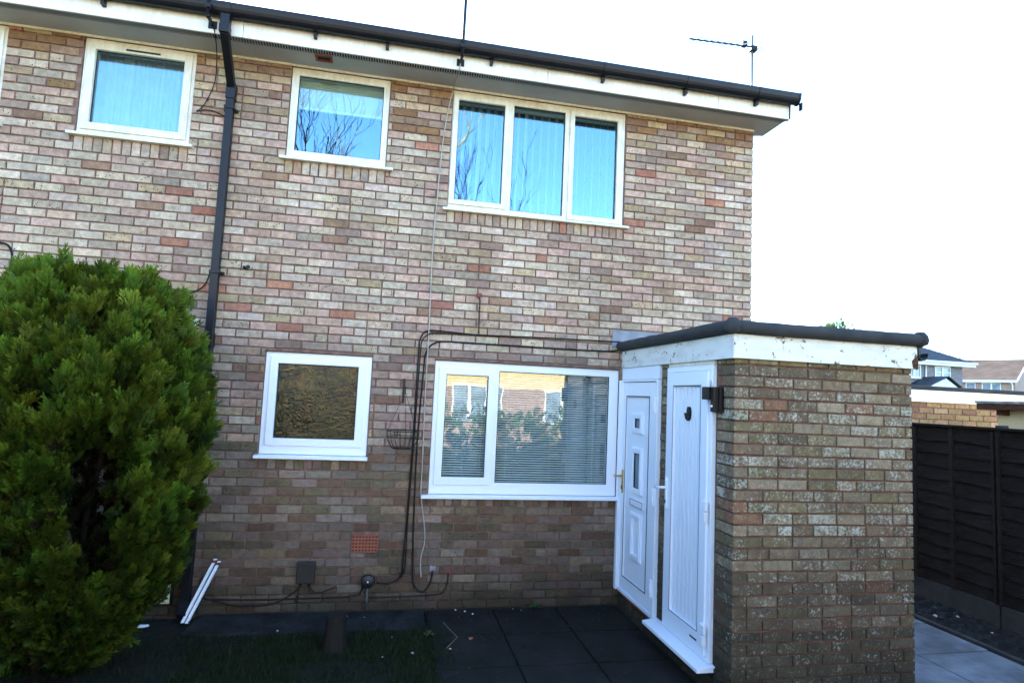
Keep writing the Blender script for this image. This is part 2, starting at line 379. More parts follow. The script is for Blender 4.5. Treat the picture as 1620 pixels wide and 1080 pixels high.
def brick_geo(L, H, D, rng, jit=.0016):
    """face at local y=0, body goes to +y; chamfered worn arrises"""
    l, h, c, d = L/2, H/2, .0035, .0045
    j = lambda: rng.uniform(-jit, jit)
    t = rng.uniform(-.0015, .0015)
    v = [(sx*(l-c)+j(), t+rng.uniform(-.0012, .0012), sz*(h-c)+j()) for sx, sz in ((-1, -1), (1, -1), (1, 1), (-1, 1))]
    v += [(sx*l+j(), d, sz*h+j()) for sx, sz in ((-1, -1), (1, -1), (1, 1), (-1, 1))]
    v += [(sx*l, D, sz*h) for sx, sz in ((-1, -1), (1, -1), (1, 1), (-1, 1))]
    f = [(0, 1, 2, 3)]
    for k in range(4):
        n = (k+1) % 4; f += [(4+k, 4+n, n, k), (8+k, 8+n, 4+n, 4+k)]
    f.append((11, 10, 9, 8))
    return v, f
def subtract(rects, hole):
    out = []
    for x0, x1, z0, z1 in rects:
        hx0, hx1, hz0, hz1 = hole
        if x1 <= hx0 or x0 >= hx1 or z1 <= hz0 or z0 >= hz1: out.append((x0, x1, z0, z1)); continue
        if x0 < hx0: out.append((x0, hx0, z0, z1))
        if x1 > hx1: out.append((hx1, x1, z0, z1))
        a, b = max(x0, hx0), min(x1, hx1)
        if z0 < hz0: out.append((a, b, z0, hz0))
        if z1 > hz1: out.append((a, b, hz1, z1))
    return [r for r in out if r[1]-r[0] > .022 and r[3]-r[2] > .02]
# window openings (x0, x1, z0, z1), sill underside
OPEN = {'W0': (-8.02, -7.077, 4.065, 4.935), 'W1': (-6.492, -5.583, 4.065, 4.935), 'W2': (-4.762, -3.858, 4.062, 4.935), 'W3': (-3.257, -1.460, 3.742, 4.935),
        'G1': (-4.790, -3.860, 1.362, 2.272), 'G2': (-3.285, -1.452, 1.035, 2.276)}
JN = .0128
def wall_rects(xmin):
    rng = np.random.default_rng(21); out = []
    nC = int(ZT/CH)+1
    for c in range(nC):
        z1 = ZT-c*CH-JN/2; z0 = max(-.02, ZT-(c+1)*CH+JN/2)
        x = 0.0; first = True
        while x > xmin:
            L = .2130 if not (first and c % 2) else .1005
            if not first and rng.random() < .05:                      # a snapped brick
                out.append((c, (x-.1035, x, z0, z1))); out.append((c, (x-.2130, x-.1140, z0, z1)))
            else: out.append((c, (x-L, x, z0, z1)))
            x -= L+JN-.0008; first = False
    res = []
    for c, r in out:
        rs = [r]
        for k, o in OPEN.items():
            rs = subtract(rs, (o[0]-.004, o[1]+.004, o[2]-.004, o[3]+(.05 if k[0] == 'W' else .004)))
            sz = SOLD[k]; rs = subtract(rs, (o[0]-.004, o[1]+.004, sz-.001, o[2]))
        rs = subtract(rs, AIRB)
        res += [(c, q) for q in rs]
    for k, o in OPEN.items():                                          # brick-on-edge course under each sill
        n = round((o[1]-o[0])/.0755); w = (o[1]-o[0])/n
        c = int((ZT-SOLD[k])/CH)-1
        for i in range(n): res.append((c, (o[0]+i*w+.005, o[0]+(i+1)*w-.005, SOLD[k]+JN/2, o[2]-.012)))
    return res
def bound_below(z, least):
    k = math.ceil((ZT-z+least)/CH); return ZT-k*CH
SOLD = {k: bound_below(o[2], .095) for k, o in OPEN.items()}
AIRB = (-3.945, -3.703, ZT-58.5*CH-.004, ZT-56.5*CH)
AIRB = (-3.945, -3.703, .512, .675)
RECTS = wall_rects(-9.2)
XSPLIT = -5.248
def hidden(p):                                   # behind the conifer, the porch or out of the frame
    x, y, z = proj(p)
    if not (4 < x < 1616 and 4 < y < 1076): return True
    if x < 335 and y > 470 and x < 335-max(0, y-700)*.35: return True
    if x > 985 and y > 560: return True
    return False
FULLM = []
for k in range(6):
    v, f = brick_geo(.2130, CH-JN, .1, np.random.default_rng(100+k)); me = bpy.data.meshes.new('brick'); me.from_pydata(v, [], f); me.materials.append(M_BRICK_O); FULLM.append(me)
def lay_bricks(rects, parent, limit=300, seed=3):
    rng = np.random.default_rng(seed); items = []
    for c, (x0, x1, z0, z1) in rects:
        p = ((x0+x1)/2, 0, (z0+z1)/2); d = proj(p)[2]
        items.append(((x1-x0)*(z1-z0)/d/d if not hidden(p) else 0, c, x0, x1, z0, z1))
    order = sorted(range(len(items)), key=lambda i: -items[i][0]); single = set(i for i in order[:limit] if items[i][0] > 0)
    mb = MB(); cols = []
    for i, (s, c, x0, x1, z0, z1) in enumerate(items):
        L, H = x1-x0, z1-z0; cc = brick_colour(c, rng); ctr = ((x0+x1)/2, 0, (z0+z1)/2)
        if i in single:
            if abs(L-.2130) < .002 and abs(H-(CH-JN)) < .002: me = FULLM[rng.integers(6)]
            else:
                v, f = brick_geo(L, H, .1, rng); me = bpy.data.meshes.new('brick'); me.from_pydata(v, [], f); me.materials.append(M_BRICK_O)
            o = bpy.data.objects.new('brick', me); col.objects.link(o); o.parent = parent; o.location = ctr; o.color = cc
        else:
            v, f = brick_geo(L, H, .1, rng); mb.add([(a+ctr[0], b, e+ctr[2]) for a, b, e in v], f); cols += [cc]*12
    o = mb.build('brickwork', M_BRICK_S, parent); stuff(o)
    at = o.data.color_attributes.new('Col', 'FLOAT_COLOR', 'POINT'); at.data.foreach_set('color', np.array(cols, np.float32).ravel())

# ================================================================ houses
house = empty('brick_house', (-2.6, 4, 0), 'end-of-terrace brick house with four white windows right of the black downpipe', 'house', 'brick terrace')
nhouse = empty('brick_house', (-7.2, 4, 0), 'adjoining brick terrace house left of the black downpipe, behind the conifer', 'house', 'brick terrace')
house['group'] = nhouse['group'] = 'brick terrace'
HP = {}
for h, xa, xb, names in ((house, XSPLIT, -.006, ('W2', 'W3', 'G1', 'G2')), (nhouse, -9.3, XSPLIT-.0005, ('W0', 'W1'))):
    m = MB(); m.plate(xa, xb, -.05, ZT, [OPEN[n] for n in names], .0125, .28)
    w = under(m.build('wall', M_MORTAR), h); HP[h.name] = w
    # wall (thing > wall > bricks): the bricks are laid in world space under the wall
    lay = [r for r in RECTS if (XSPLIT < (r[1][0]+r[1][1])/2) == (h is house)]
    piv = empty('tmp', (0, 0, 0)); bpy.data.objects.remove(piv)
    n0 = set(o.name for o in w.children); lay_bricks(lay, w, 300, 3 if h is house else 5)
# remaining shell: gable, rear, roof (seen only from elsewhere)
m = MB(); m.box(-.2, -.004, .101, 8, -.05, ZT); m.add([(-.2, .101, ZT), (-.2, 8, ZT), (-.2, 4.05, ZT+1.55), (-.004, .101, ZT), (-.004, 8, ZT), (-.004, 4.05, ZT+1.55)], [(0, 2, 1), (3, 4, 5), (0, 3, 5, 2), (1, 2, 5, 4)])
under(m.build('gable_wall', M_FB_GABLE), house)
for h, xa, xb in ((house, XSPLIT, -.2), (nhouse, -9.3, XSPLIT-.0005)):
    m = MB(); m.box(xa, xb, 7.8, 8, -.05, ZT); under(m.build('rear_wall', M_FB_GABLE), h)
for h, xa, xb in ((house, XSPLIT, .20), (nhouse, -9.3, XSPLIT-.0005)):          # stepped tile courses
    m = MB(); ya, za, yb, zb = -.365, 5.165, 4.05, 6.80; n = 16
    for s in (0, 1):
        for k in range(n):
            t0, t1 = k/n, (k+1)/n+.012
            y0, y1 = ya+(yb-ya)*t0, ya+(yb-ya)*t1; z0, z1 = za+(zb-za)*t0, za+(zb-za)*t1
            if s: y0, y1 = 8.1-y0, 8.1-y1
            q = [(0, y0, z0+.014), (0, y1, z1), (0, y1, z1-.02), (0, y0, z0-.008)]
            m.prism(q, (xa, 0, 0), (xb, 0, 0))
    under(m.build('roof', M_TILE, recalc=True), h)
for h, xa, xb in ((house, XSPLIT, .175), (nhouse, -9.3, XSPLIT-.0005)):          # soffit with vent strip, fascia, cover strip
    m = MB(); m.plate(xa, xb, -.327, .10, [(xa-1, xb-.002, -.316, -.240)], 0, .012)
    m.v = [(x, z, 4.948+y) for x, y, z in m.v]; sf = under(m.build('soffit', M_SOFFIT), h)
    m = MB(); m.box(xa, xb-.01, -.322, -.232, 4.9605, 4.968); under(m.build('vent_void', M_DARK), sf)
    m = MB(); n = int((xb-xa)/.023)
    for k in range(n): x = xa+(xb-.002-xa)*k/n; m.box(x, x+.009, -.3155, -.2405, 4.9485, 4.953)
    stuff(under(m.build('vent_bars', M_SOFFIT), sf))
    m = MB(); m.box(xa, min(xb, -.0), -.014, -.0005, 4.928, 4.9475); under(m.build('cover_strip', M_UPVC_OLD), h)
fx = [-9.3, -7.6, XSPLIT-.0005, -5.12, -2.4, -.62, .20]
for a, b in zip(fx[:-1], fx[1:]):
    m = MB(); m.box(a+.0015, b-.0015, -.347, -.328, 4.941, 5.15); under(m.build('fascia_board', M_FASCIA, bevel=.003), nhouse if b < XSPLIT+.01 else house)
m = MB()                                                                          # gable barge board and its soffit return
m.add([(.178, -.347, 4.925), (.178, -.347, 5.15), (.178, 4.05, 6.70), (.178, 4.05, 6.45), (.2, -.347, 4.925), (.2, -.347, 5.15), (.2, 4.05, 6.70), (.2, 4.05, 6.45)],
      [(0, 1, 2, 3), (7, 6, 5, 4), (0, 4, 5, 1), (1, 5, 6, 2), (2, 6, 7, 3), (3, 7, 4, 0)])
under(m.build('barge_board', M_FASCIA, recalc=True), house)
m = MB(); m.add([(-.003, .102, 4.953), (.178, .102, 4.953), (.178, 4.05, 6.46), (-.003, 4.05, 6.46), (-.003, .102, 4.965), (.178, .102, 4.965), (.178, 4.05, 6.475), (-.003, 4.05, 6.475)],
      [(3, 2, 1, 0), (4, 5, 6, 7), (0, 1, 5, 4), (1, 2, 6, 5), (2, 3, 7, 6), (3, 0, 4, 7)]); under(m.build('verge_soffit', M_SOFFIT), house)
m = MB(); m.box(-4.52, -4.40, -.235, -.155, 4.9455, 4.952); under(m.build('vent_hole', M_DARK), house)
m = MB(); m.plate(-4.535, -4.385, -.25, -.14, [(-4.515, -4.405, -.23, -.16)], 0, .012); m.v = [(x, z, 4.936+y) for x, y, z in m.v]; under(m.build('vent_rim', M_TERRA), house)

# ---- windows
def window(h, key, lights, mat, sill_l=.045, sill_r=.045, glass_mat=None, room=None, vent=None):
    """lights: (glass x0,x1,z0,z1, sash margin or 0)"""
    x0, x1, z0, z1 = OPEN[key]; e = .0025
    holes = [(g[0]-g[4], g[1]+g[4], g[2]-g[4], g[3]+g[4]) for g in lights]
    m = MB(); m.plate(x0+e, x1-e, z0+e, z1-e, holes, .022, .085)
    fr = under(m.build('window', mat, bevel=.004), h)
    for g in lights:
        if g[4]:
            s = MB(); q = g[4]-.002; s.plate(g[0]-q-.012, g[1]+q+.012, g[2]-q-.012, g[3]+q+.012, [(g[0], g[1], g[2], g[3])], .008, .0218); s.plate(g[0]-q, g[1]+q, g[2]-q, g[3]+q, [(g[0]+.0005, g[1]-.0005, g[2]+.0005, g[3]-.0005)], .0225, .08)
            s.build('sash', mat, fr, bevel=.0035)
        b = MB(); b.plate(g[0]-.004, g[1]+.004, g[2]-.004, g[3]+.004, [(g[0]+.006, g[1]-.006, g[2]+.006, g[3]-.006)], .036, .046)
        b.v = [(min(max(x, g[0]+.001), g[1]-.001), y, min(max(z, g[2]+.001), g[3]-.001)) for x, y, z in b.v]
        b.build('gasket', M_GASKET, fr)
        p = MB(); p.box(g[0]+.002, g[1]-.002, .048, .054, g[2]+.002, g[3]-.002); p.build('pane', glass_mat or (M_GLASS if key[0] == 'G' else M_GLASS_B), fr)
    s = MB(); d = .05; s.add([(x0-sill_l, -d, z0-.008), (x0-sill_l, -d, z0-.032), (x0-sill_l, .03, z0-.032), (x0-sill_l, .03, z0+.001), (x1+sill_r, -d, z0-.008), (x1+sill_r, -d, z0-.032), (x1+sill_r, .03, z0-.032), (x1+sill_r, .03, z0+.001)],
          [(0, 1, 2, 3), (7, 6, 5, 4), (0, 4, 5, 1), (1, 5, 6, 2), (2, 6, 7, 3), (3, 7, 4, 0)]); s.build('sill', mat, fr, bevel=.003, recalc=True)
    if vent:
        v = MB(); v.box(vent[0], vent[1], .002, .0075, vent[2]-.008, vent[2]+.008); v.build('trickle_vent', M_BOXPL, fr, bevel=.002)
    r = MB(); zt = min(z1+.1, ZT-.06)
    q = [(x0-.5, .282, z0-.75), (x1+.5, .282, z0-.75), (x1+.5, 2.6, z0-.75), (x0-.5, 2.6, z0-.75)]
    x_a, x_b = x0-.25, x1+.25
    r.add([(x_a, .281, z0-.6), (x_b, .281, z0-.6), (x_b, 3., z0-.6), (x_a, 3., z0-.6), (x_a, .281, zt), (x_b, .281, zt), (x_b, 3., zt), (x_a, 3., zt)], [(0, 1, 2, 3), (7, 6, 5, 4), (1, 5, 6, 2), (2, 6, 7, 3), (3, 7, 4, 0)])
    under(r.build('room', room or M_ROOM), h)
    return fr
window(nhouse, 'W0', [(-7.93, -7.165, 4.165, 4.845, .05)], M_UPVC_OLD)
window(nhouse, 'W1', [(-6.400, -5.680, 4.172, 4.835, .055)], M_UPVC_OLD, vent=(-6.16, -5.88, 4.862))
window(house, 'W2', [(-4.694, -3.918, 4.140, 4.862, 0)], M_UPVC_OLD, sill_r=.07)
window(house, 'W3', [(-3.196, -2.733, 3.838, 4.840, .04), (-2.640, -2.106, 3.786, 4.862, 0), (-2.008, -1.546, 3.806, 4.840, .04)], M_UPVC_OLD)
window(house, 'G1', [(-4.680, -3.978, 1.505, 2.170, .055)], M_UPVC, .03, .012, M_OBSC, M_ROOM_G)
window(house, 'G2', [(-3.172, -2.768, 1.192, 2.148, .06), (-2.665, -1.548, 1.146, 2.202, 0)], M_UPVC, .065, .012)
# lintel gap over the ground-floor windows
for key in ('G1', 'G2'):
    x0, x1, z0, z1 = OPEN[key]; m = MB(); m.box(x0-.01, x1-.012, -.003, .02, z1-.001, z1+.0035); under(m.build('lintel_lip', M_DARK), house)
# air brick with its grid of holes
m = MB(); hs = []
bx0, bx1, bz0, bz1 = -3.938, -3.710, .520, .667
for i in range(8):
    for j in range(5):
        cx = bx0+(bx1-bx0)*(i+.5)/8; cz = bz0+(bz1-bz0)*(j+.5)/5; hs.append((cx-.0075, cx+.0075, cz-.0075, cz+.0075))
m.plate(bx0, bx1, bz0, bz1, hs, -.003, .0118); ab = under(m.build('air_brick', M_TERRA), house)
m = MB(); m.box(bx0+.004, bx1-.004,   .0075, .0115, bz0+.004, bz1-.004); m.build('vent_void', M_DARK, ab)
# lead flashing above the porch roof
m = MB(); m.box(-1.545, -.01, -.014, -.0025, 2.50, 2.672); fl = under(m.build('flashing', M_LEAD, bevel=.003), house)

# ---- blinds hang inside the windows
def blind(name, loc, label): return empty(name, loc, label, 'blind')
for (x0, x1, z0, z1), lab in (((-3.20, -2.745, 1.17, 2.17), 'white venetian blind in the narrow opening light of the ground-floor window'), ((-2.69, -1.53, 1.13, 2.21), 'white venetian blind in the wide fixed pane beside the porch door')):
    b = blind('venetian_blind', ((x0+x1)/2, .13, z1), lab); n = int((z1-z0)/.0228); m = MB()
    for k in range(n):
        z = z0+.0228*k+.015; m.add([(x0, .116, z-.0045), (x1, .116, z-.0045), (x1, .140, z+.0055), (x0, .140, z+.0055), (x0, .116, z-.0053), (x1, .116, z-.0053), (x1, .140, z+.0047), (x0, .140, z+.0047)], [(3, 2, 1, 0), (4, 5, 6, 7), (0, 1, 5, 4), (2, 3, 7, 6)])
    under(stuff(m.build('slats', M_BLIND)), b)
    m = MB(); m.box(x0, x1, .112, .145, z1-.002, z1+.03); under(m.build('head_rail', M_BLIND), b)
    for t in (.12, .5, .88): m = MB(); m.tube([(x0+(x1-x0)*t, .128, z0), (x0+(x1-x0)*t, .128, z1)], .0012, 4); under(m.build('cord', M_BLIND), b)
b = blind('vertical_blind', (-2.36, .16, 4.88), 'pale vertical slat blind behind the three-light upper window')
m = MB(); m.box(-3.24, -1.48, .14, .175, 4.86, 4.89); under(m.build('head_rail', M_BLIND), b)
for k in range(22):
    x = -3.20+k*.080; a = R(62+RNG.uniform(-6, 6)); c_, s_ = math.cos(a)*.0445, math.sin(a)*.0445; m = MB()
    m.prism([(c_, s_, 0), (-c_, -s_, 0), (-c_+.0008, -s_-.0008, 0), (c_+.0008, s_-.0008, 0)], (x, .165, 3.79), (x, .165, 4.86)); under(m.build('slat', M_VBLIND, recalc=True), b)
b = blind('roller_blind', (-4.3, .12, 4.88), 'cream roller blind a third down in the small upper window')
m = MB(); m.box(-4.73, -3.89, .115, .118, 4.60, 4.88); under(m.build('fabric', M_BLIND_C), b); m = MB(); m.box(-4.73, -3.89, .108, .125, 4.575, 4.60); under(m.build('bottom_bar', M_BLIND), b)
m = MB(); m.tube([(-4.73, .125, 4.885), (-3.89, .125, 4.885)], .02, 10); under(m.build('roller', M_BLIND), b)
b = blind('net_curtain', (-6.04, .12, 4.85), 'white net curtain filling the upper window of the adjoining house'); b['category'] = 'curtain'
m = MB(); n = 90; pts = [(-6.47+.86*i/n, .14+.012*math.sin(i*.9)+.006*math.sin(i*2.3)) for i in range(n+1)]
m.add([(x, y, z) for x, y in pts for z in (4.08, 4.86)], [(2*i, 2*i+2, 2*i+3, 2*i+1) for i in range(n)]); under(m.build('fabric', plain('dim_net', s2l((166, 164, 160)), .9, .1)), b)
m = MB(); m.tube([(-6.48, .14, 4.865), (-5.6, .14, 4.865)], .008, 8); under(m.build('rail', M_BLIND), b)

# ================================================================ gutter and downpipe
gt = empty('gutter', (-4, -.41, 5.1), 'black half-round plastic gutter along the eaves above the upper windows', 'gutter')
prof = [(0, -.347-.062+.061*math.cos(PI+PI*k/12), 5.165+.098*math.sin(PI+PI*k/12)) for k in range(13)]
inner = [(0, y*1.0+(-.409-y)*.05, z+.004) for _, y, z in reversed(prof)]
m = MB(); m.prism(prof+inner, (-9.3, 0, 0), (.215, 0, 0)); under(m.build('trough', M_BLACK, recalc=True), gt)
for x in (-7.1, -6.2, -5.25, -4.52, -3.9, -2.95, -1.86, -1.0, -.22):
    m = MB(); pr = [(0, -.409+(y+.409)*1.09, 5.165+(z-5.165)*1.09) for _, y, z in prof]; pi = [(0, -.409+(y+.409)*.99, 5.165+(z-5.165)*.99) for _, y, z in reversed(prof)]
    w = .05 if x == -5.25 else .016
    m.prism(pr+pi, (x-w, 0, 0), (x+w, 0, 0)); m.box(x-.014, x+.014, -.4, -.348, 5.02, 5.08); under(m.build('gutter_bracket', M_BLACK, recalc=True), gt)
m = MB(); m.prism([(0, -.409+(y+.409)*1.1, 5.168+(z-5.165)*1.1) for _, y, z in prof], (.2155, 0, 0), (.232, 0, 0)); m.box(.216, .231, -.49, -.45, 4.985, 5.06); under(m.build('end_cap', M_BLACK, recalc=True), gt)
dp = empty('downpipe', (-5.25, -.06, 0), 'square black downpipe dropping from the gutter to the ground beside the conifer', 'downpipe')
def sq(mb, a, b, w=.0325):
    a, b = Vector(a), Vector(b); t = (b-a).normalized(); u = Vector((1, 0, 0)); v = t.cross(u).normalized()
    mb.prism([u*w+v*w, -u*w+v*w, -u*w-v*w, u*w-v*w], a, b)
X = -5.248
for nm, a, b, w in (('outlet', (X, -.408, 5.10), (X, -.408, 4.94), .037), ('outlet_collar', (X, -.408, 4.985), (X, -.408, 4.915), .041), ('offset_bend', (X, -.415, 4.93), (X, -.06, 4.60), .0325),
                    ('pipe_socket', (X, -.064, 4.64), (X, -.064, 4.50), .040), ('pipe', (X, -.064, 4.52), (X, -.064, .12), .0335), ('pipe_socket', (X, -.064, 2.40), (X, -.064, 2.27), .039)):
    m = MB(); sq(m, a, b, w); under(m.build(nm, M_BLACK, dp, bevel=.005, recalc=True), dp)
for z in (4.42, 2.93, 1.4):
    m = MB(); m.box(X-.062, X+.062, -.024, -.004, z-.015, z+.015); m.box(X-.042, X+.042, -.106, -.02, z-.014, z+.014); under(m.build('pipe_clip', M_BLACK, bevel=.003), dp)
m = MB(); sq(m, (X, -.064, .14), (X, -.15, .05), .0345); under(m.build('shoe', M_BLACK, recalc=True), dp)

# ================================================================ porch
porch = empty('brick_porch', (-.7, -1, 0), 'flat-roofed brick porch with two white doors and lichen-spotted front wall', 'porch')
FB, FT = 2.297, 2.462
m = MB(); m.box(PX0+.012, -.012, PY0+.0095, PY0+.1, -.05, 2.40); pfw = under(m.build('wall', M_PMORTAR), porch)
HOLES_L = [(.002, .853, .172, 2.296), (1.012, 1.742, .172, 2.296)]
m = MB(M_LEFT); m.plate(-.0, -PY0-.012, -.05, 2.40, HOLES_L, .0095, .11); plw = under(m.build('wall', M_PMORTAR), porch)
m = MB(); m.box(-.105, -.0095, PY0+.11, -.02, -.05, 2.40); under(m.build('wall', M_FB_GABLE), porch)
PPAL = [((126, 114, 96), 3), ((138, 126, 108), 3), ((116, 100, 84), 2), ((134, 102, 82), .8), ((122, 112, 86), 2.4), ((146, 136, 118), 1.5), ((104, 94, 78), 1.6)]
def pcol(row, rng):
    w = np.array([b for a, b in PPAL]); c = np.array(PPAL[rng.choice(len(PPAL), p=w/w.sum())][0], float)*rng.uniform(.9, 1.08)
    c = c*np.array([1.02, .98, .92])
    if row < 1: c = c*np.array([1, 1.0, .85])
    if row > 15: c *= .90  # lower rows step darker: the downward loss of light is put into brick colour
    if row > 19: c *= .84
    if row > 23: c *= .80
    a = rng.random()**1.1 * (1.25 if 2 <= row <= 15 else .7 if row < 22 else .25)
    if rng.random() < .09 and 3 < row < 16: a = 1.9
    return s2l(np.clip(c, 0, 255)) + (a,)
rngp = np.random.default_rng(44); PF = []
zt_row = lambda r: 2.300+.034 - r*CH
for r in range(31):
    z1 = min(FB+.03, zt_row(r)-JN/2); z0 = zt_row(r+1)+JN/2
    if z1 < .03: break
    z0 = max(z0, -.02)
    # front: even rows begin with a stretcher at the door corner, odd ones with the end of the side's stretcher
    u = PX0 if r % 2 == 0 else PX0+.1125
    L0 = 0
    while u < -.004:
        L = .2145 if rngp.random() > .17 else rngp.choice([.15, .175, .1015]); e = min(u+L, -.003)
        if -.003-e < .05: e = -.003
        if e-u > .03: PF.append(('f', r, u, e, z0, z1))
        u = e+JN-.001
    v = 0 if r % 2 else .1125                        # door side, measured back from the front corner
    while v < 1.986:
        L = .2145 if r % 2 or v > .12 else .1015
        PF.append(('l', r, v, min(v+L, 1.985), z0, z1)); v += L+JN-.001
cnt = 0
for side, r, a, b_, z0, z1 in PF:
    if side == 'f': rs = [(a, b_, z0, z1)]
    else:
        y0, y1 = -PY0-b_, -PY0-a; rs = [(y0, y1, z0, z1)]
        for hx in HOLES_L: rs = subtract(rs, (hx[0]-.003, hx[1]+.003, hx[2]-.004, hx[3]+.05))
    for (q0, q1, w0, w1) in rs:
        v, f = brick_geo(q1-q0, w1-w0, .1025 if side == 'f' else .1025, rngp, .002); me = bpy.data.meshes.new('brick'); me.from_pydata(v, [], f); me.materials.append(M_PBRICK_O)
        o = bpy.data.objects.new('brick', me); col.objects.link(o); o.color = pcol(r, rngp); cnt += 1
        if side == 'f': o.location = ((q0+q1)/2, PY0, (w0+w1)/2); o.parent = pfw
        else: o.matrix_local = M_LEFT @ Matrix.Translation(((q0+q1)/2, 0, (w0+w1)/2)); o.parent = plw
# note: walls carry a parent inverse, bricks are in the wall's own (world) space
def rolled(mb, a, b, r):                              # rounded welted felt edge
    mb.tube([a, b], r, 14)
rf = MB(); rf.box(PX0-.03, .025, PY0-.035, -.005, 2.464, 2.520); roof = under(rf.build('roof', M_FELT), porch)
for a, b in (((PX0-.045, PY0-.045, 2.507), (.030, PY0-.045, 2.503)), ((PX0-.045, PY0-.045, 2.507), (PX0-.045, -.015, 2.512)), ((.030, PY0-.045, 2.503), (.030, -.015, 2.507))):
    m = MB(); pr = [(.048*math.cos(2*PI*k/16), .046*math.sin(2*PI*k/16)) for k in range(16)]; pr = [(x, z if z > 0 else z*1.0) for x, z in pr]
    d = (Vector(b)-Vector(a)); n = 24; vs = []; fs = []
    s = Vector((d.y, -d.x, 0)).normalized()
    for i in range(n+1):
        c = Vector(a)+d*i/n; wob = RNG.uniform(-.003, .003); k_ = 1+RNG.uniform(-.03, .03)
        for x, z in pr: vs.append(c+s*x*k_+Vector((0, 0, z*k_+wob)))
    for i in range(n):
        for k in range(16): fs.append((i*16+k, i*16+(k+1) % 16, (i+1)*16+(k+1) % 16, (i+1)*16+k))
    fs += [tuple(range(16))[::-1], tuple(range(n*16, n*16+16))]
    m.add(vs, fs); m.build('felt_edge', M_FELT, roof, smooth=True, recalc=True)
for c in ((PX0-.045, PY0-.045, 2.507), (.030, PY0-.045, 2.503)):
    m = MB(); m.lathe([(.0, .062), (.03, .058), (.05, .03), (.056, 0), (.05, -.03), (.0, -.055)], c, 14); m.build('felt_corner', M_FELT, roof, smooth=True, recalc=True)
m = MB(); m.box(PX0-.02, .026, PY0-.024, PY0-.004, FB, FT); under(m.build('fascia_board', M_PEEL, bevel=.003), porch)
m = MB(); m.box(PX0-.0255, PX0-.004, PY0-.022, -.006, FB-.002, FT); under(m.build('fascia_board', M_PEEL, bevel=.003), porch)
m = MB(); m.box(.004, .0255, PY0-.003, -.006, FB, FT); under(m.build('fascia_board', M_PEEL, bevel=.003), porch)
m = MB(); m.add([(-.012, PY0-.027, FB+.005), (.03, PY0-.027, FB-.002), (.03, PY0-.027, FB+.075), (.008, PY0-.027, FB+.088), (-.022, PY0-.027, FB+.055),
                 (-.012, PY0-.001, FB+.005), (.03, PY0-.001, FB-.002), (.03, PY0-.001, FB+.075), (.008, PY0-.001, FB+.088), (-.022, PY0-.001, FB+.055)],
                [(0, 1, 2, 3, 4), (9, 8, 7, 6, 5)]+[(k, 5+k, 5+(k+1) % 5, (k+1) % 5) for k in range(5)])
under(m.build('exposed_timber', M_ROT, recalc=True), porch)
m = MB(); pr = [(.072+.044*math.cos(PI+PI*k/10), 0, 2.415+.055*math.sin(PI+PI*k/10)) for k in range(11)]; pr += [(.072+.039*math.cos(PI+PI*k/10), 0, 2.415+.05*math.sin(PI+PI*k/10)) for k in range(10, -1, -1)]; m.prism(pr, (0, PY0-.03, 0), (0, -.03, 0)); under(m.build('gutter', M_BLACK, recalc=True), porch)
m = MB(); m.box(.03, .052, PY0-.03, PY0+.05, 2.40, 2.47); under(m.build('gutter_bracket', M_BLACK), porch)

# ---- doors (in the door side's local frame: x = distance from the house wall, front = local -y)
def L(mb_fn, name, mat, parent, **k):
    m = MB(M_LEFT); mb_fn(m); return m.build(name, mat, parent, **k)
door1 = under(L(lambda m: m.plate(.062, .812, .215, 2.150, [(.130, .660, .325, 2.02)], -.012, .045), 'door', M_UPVC, porch, bevel=.004), porch)
door1['label'] = 'white entrance door with two small glazed lights'
dfr = under(L(lambda m: (m.plate(.003, .852, .175, 2.172, [(.055, .818, .208, 2.156)], -.028, .07), m.box(-.001, .052, -.046, -.0285, .175, 2.172)), 'door_frame', M_UPVC, porch, bevel=.004), porch)
under(L(lambda m: m.box(.004, .851, -.016, .05, 2.176, 2.292), 'head_panel', M_UPVC, porch, bevel=.003), porch)
L(lambda m: m.box(.132, .658, .004, .035, .327, 2.018), 'panel', M_UPVC, door1, bevel=.003)
L(lambda m: m.plate(.128, .664, .323, 2.024, [(.136, .654, .331, 2.014)], -.0145, -.0122), 'gasket', M_GASKET, door1)
def moulded(x0, x1, z0, z1, w=.055):
    L(lambda m: (m.plate(x0, x1, z0, z1, [(x0+w, x1-w, z0+w, z1-w)], -.012, .004), m.plate(x0+.012, x1-.012, z0+.012, z1-.012, [(x0+w-.004, x1-w+.004, z0+w-.004, z1-w+.004)], -.022, -.0122)), 'moulding', M_UPVC, door1, bevel=.004)
for x0, x1, z0, z1 in ((.285, .520, 1.672, 1.868), (.287, .532, 1.125, 1.550)):
    moulded(x0, x1, z0, z1)
    L(lambda m: m.box(x0+.055, x1-.055, .0005, .0035, z0+.055, z1-.055), 'pane', M_DARK if 0 else M_FARGLASS, door1)
    L(lambda m: m.plate(x0+.055, x1-.055, z0+.055, z1-.055, [(x0+.062, x1-.062, z0+.062, z1-.062)], -.011, .0002), 'gasket', M_GASKET, door1)
moulded(.288, .532, .535, .955)
lp = L(lambda m: m.box(.262, .558, -.010, .0035, 1.005, 1.078), 'letter_plate', M_UPVC, door1, bevel=.004)
L(lambda m: m.plate(.268, .552, 1.012, 1.071, [(.274, .546, 1.016, 1.067)], -.0115, -.0102), 'flap_edge', M_GASKET, door1)
for z in (1.95, 1.17, .42):
    L(lambda m: (m.box(.796, .832, -.046, -.0285, z+.028, z+.07), m.box(.796, .832, -.046, -.0285, z-.07, z-.028), m.box(.808, .828, -.050, -.0285, z-.03, z+.03)), 'hinge', M_UPVC, door1, bevel=.003)
hd = L(lambda m: m.box(.078, .104, -.024, -.0122, 1.09, 1.31), 'handle', M_BRASS, door1, bevel=.003)
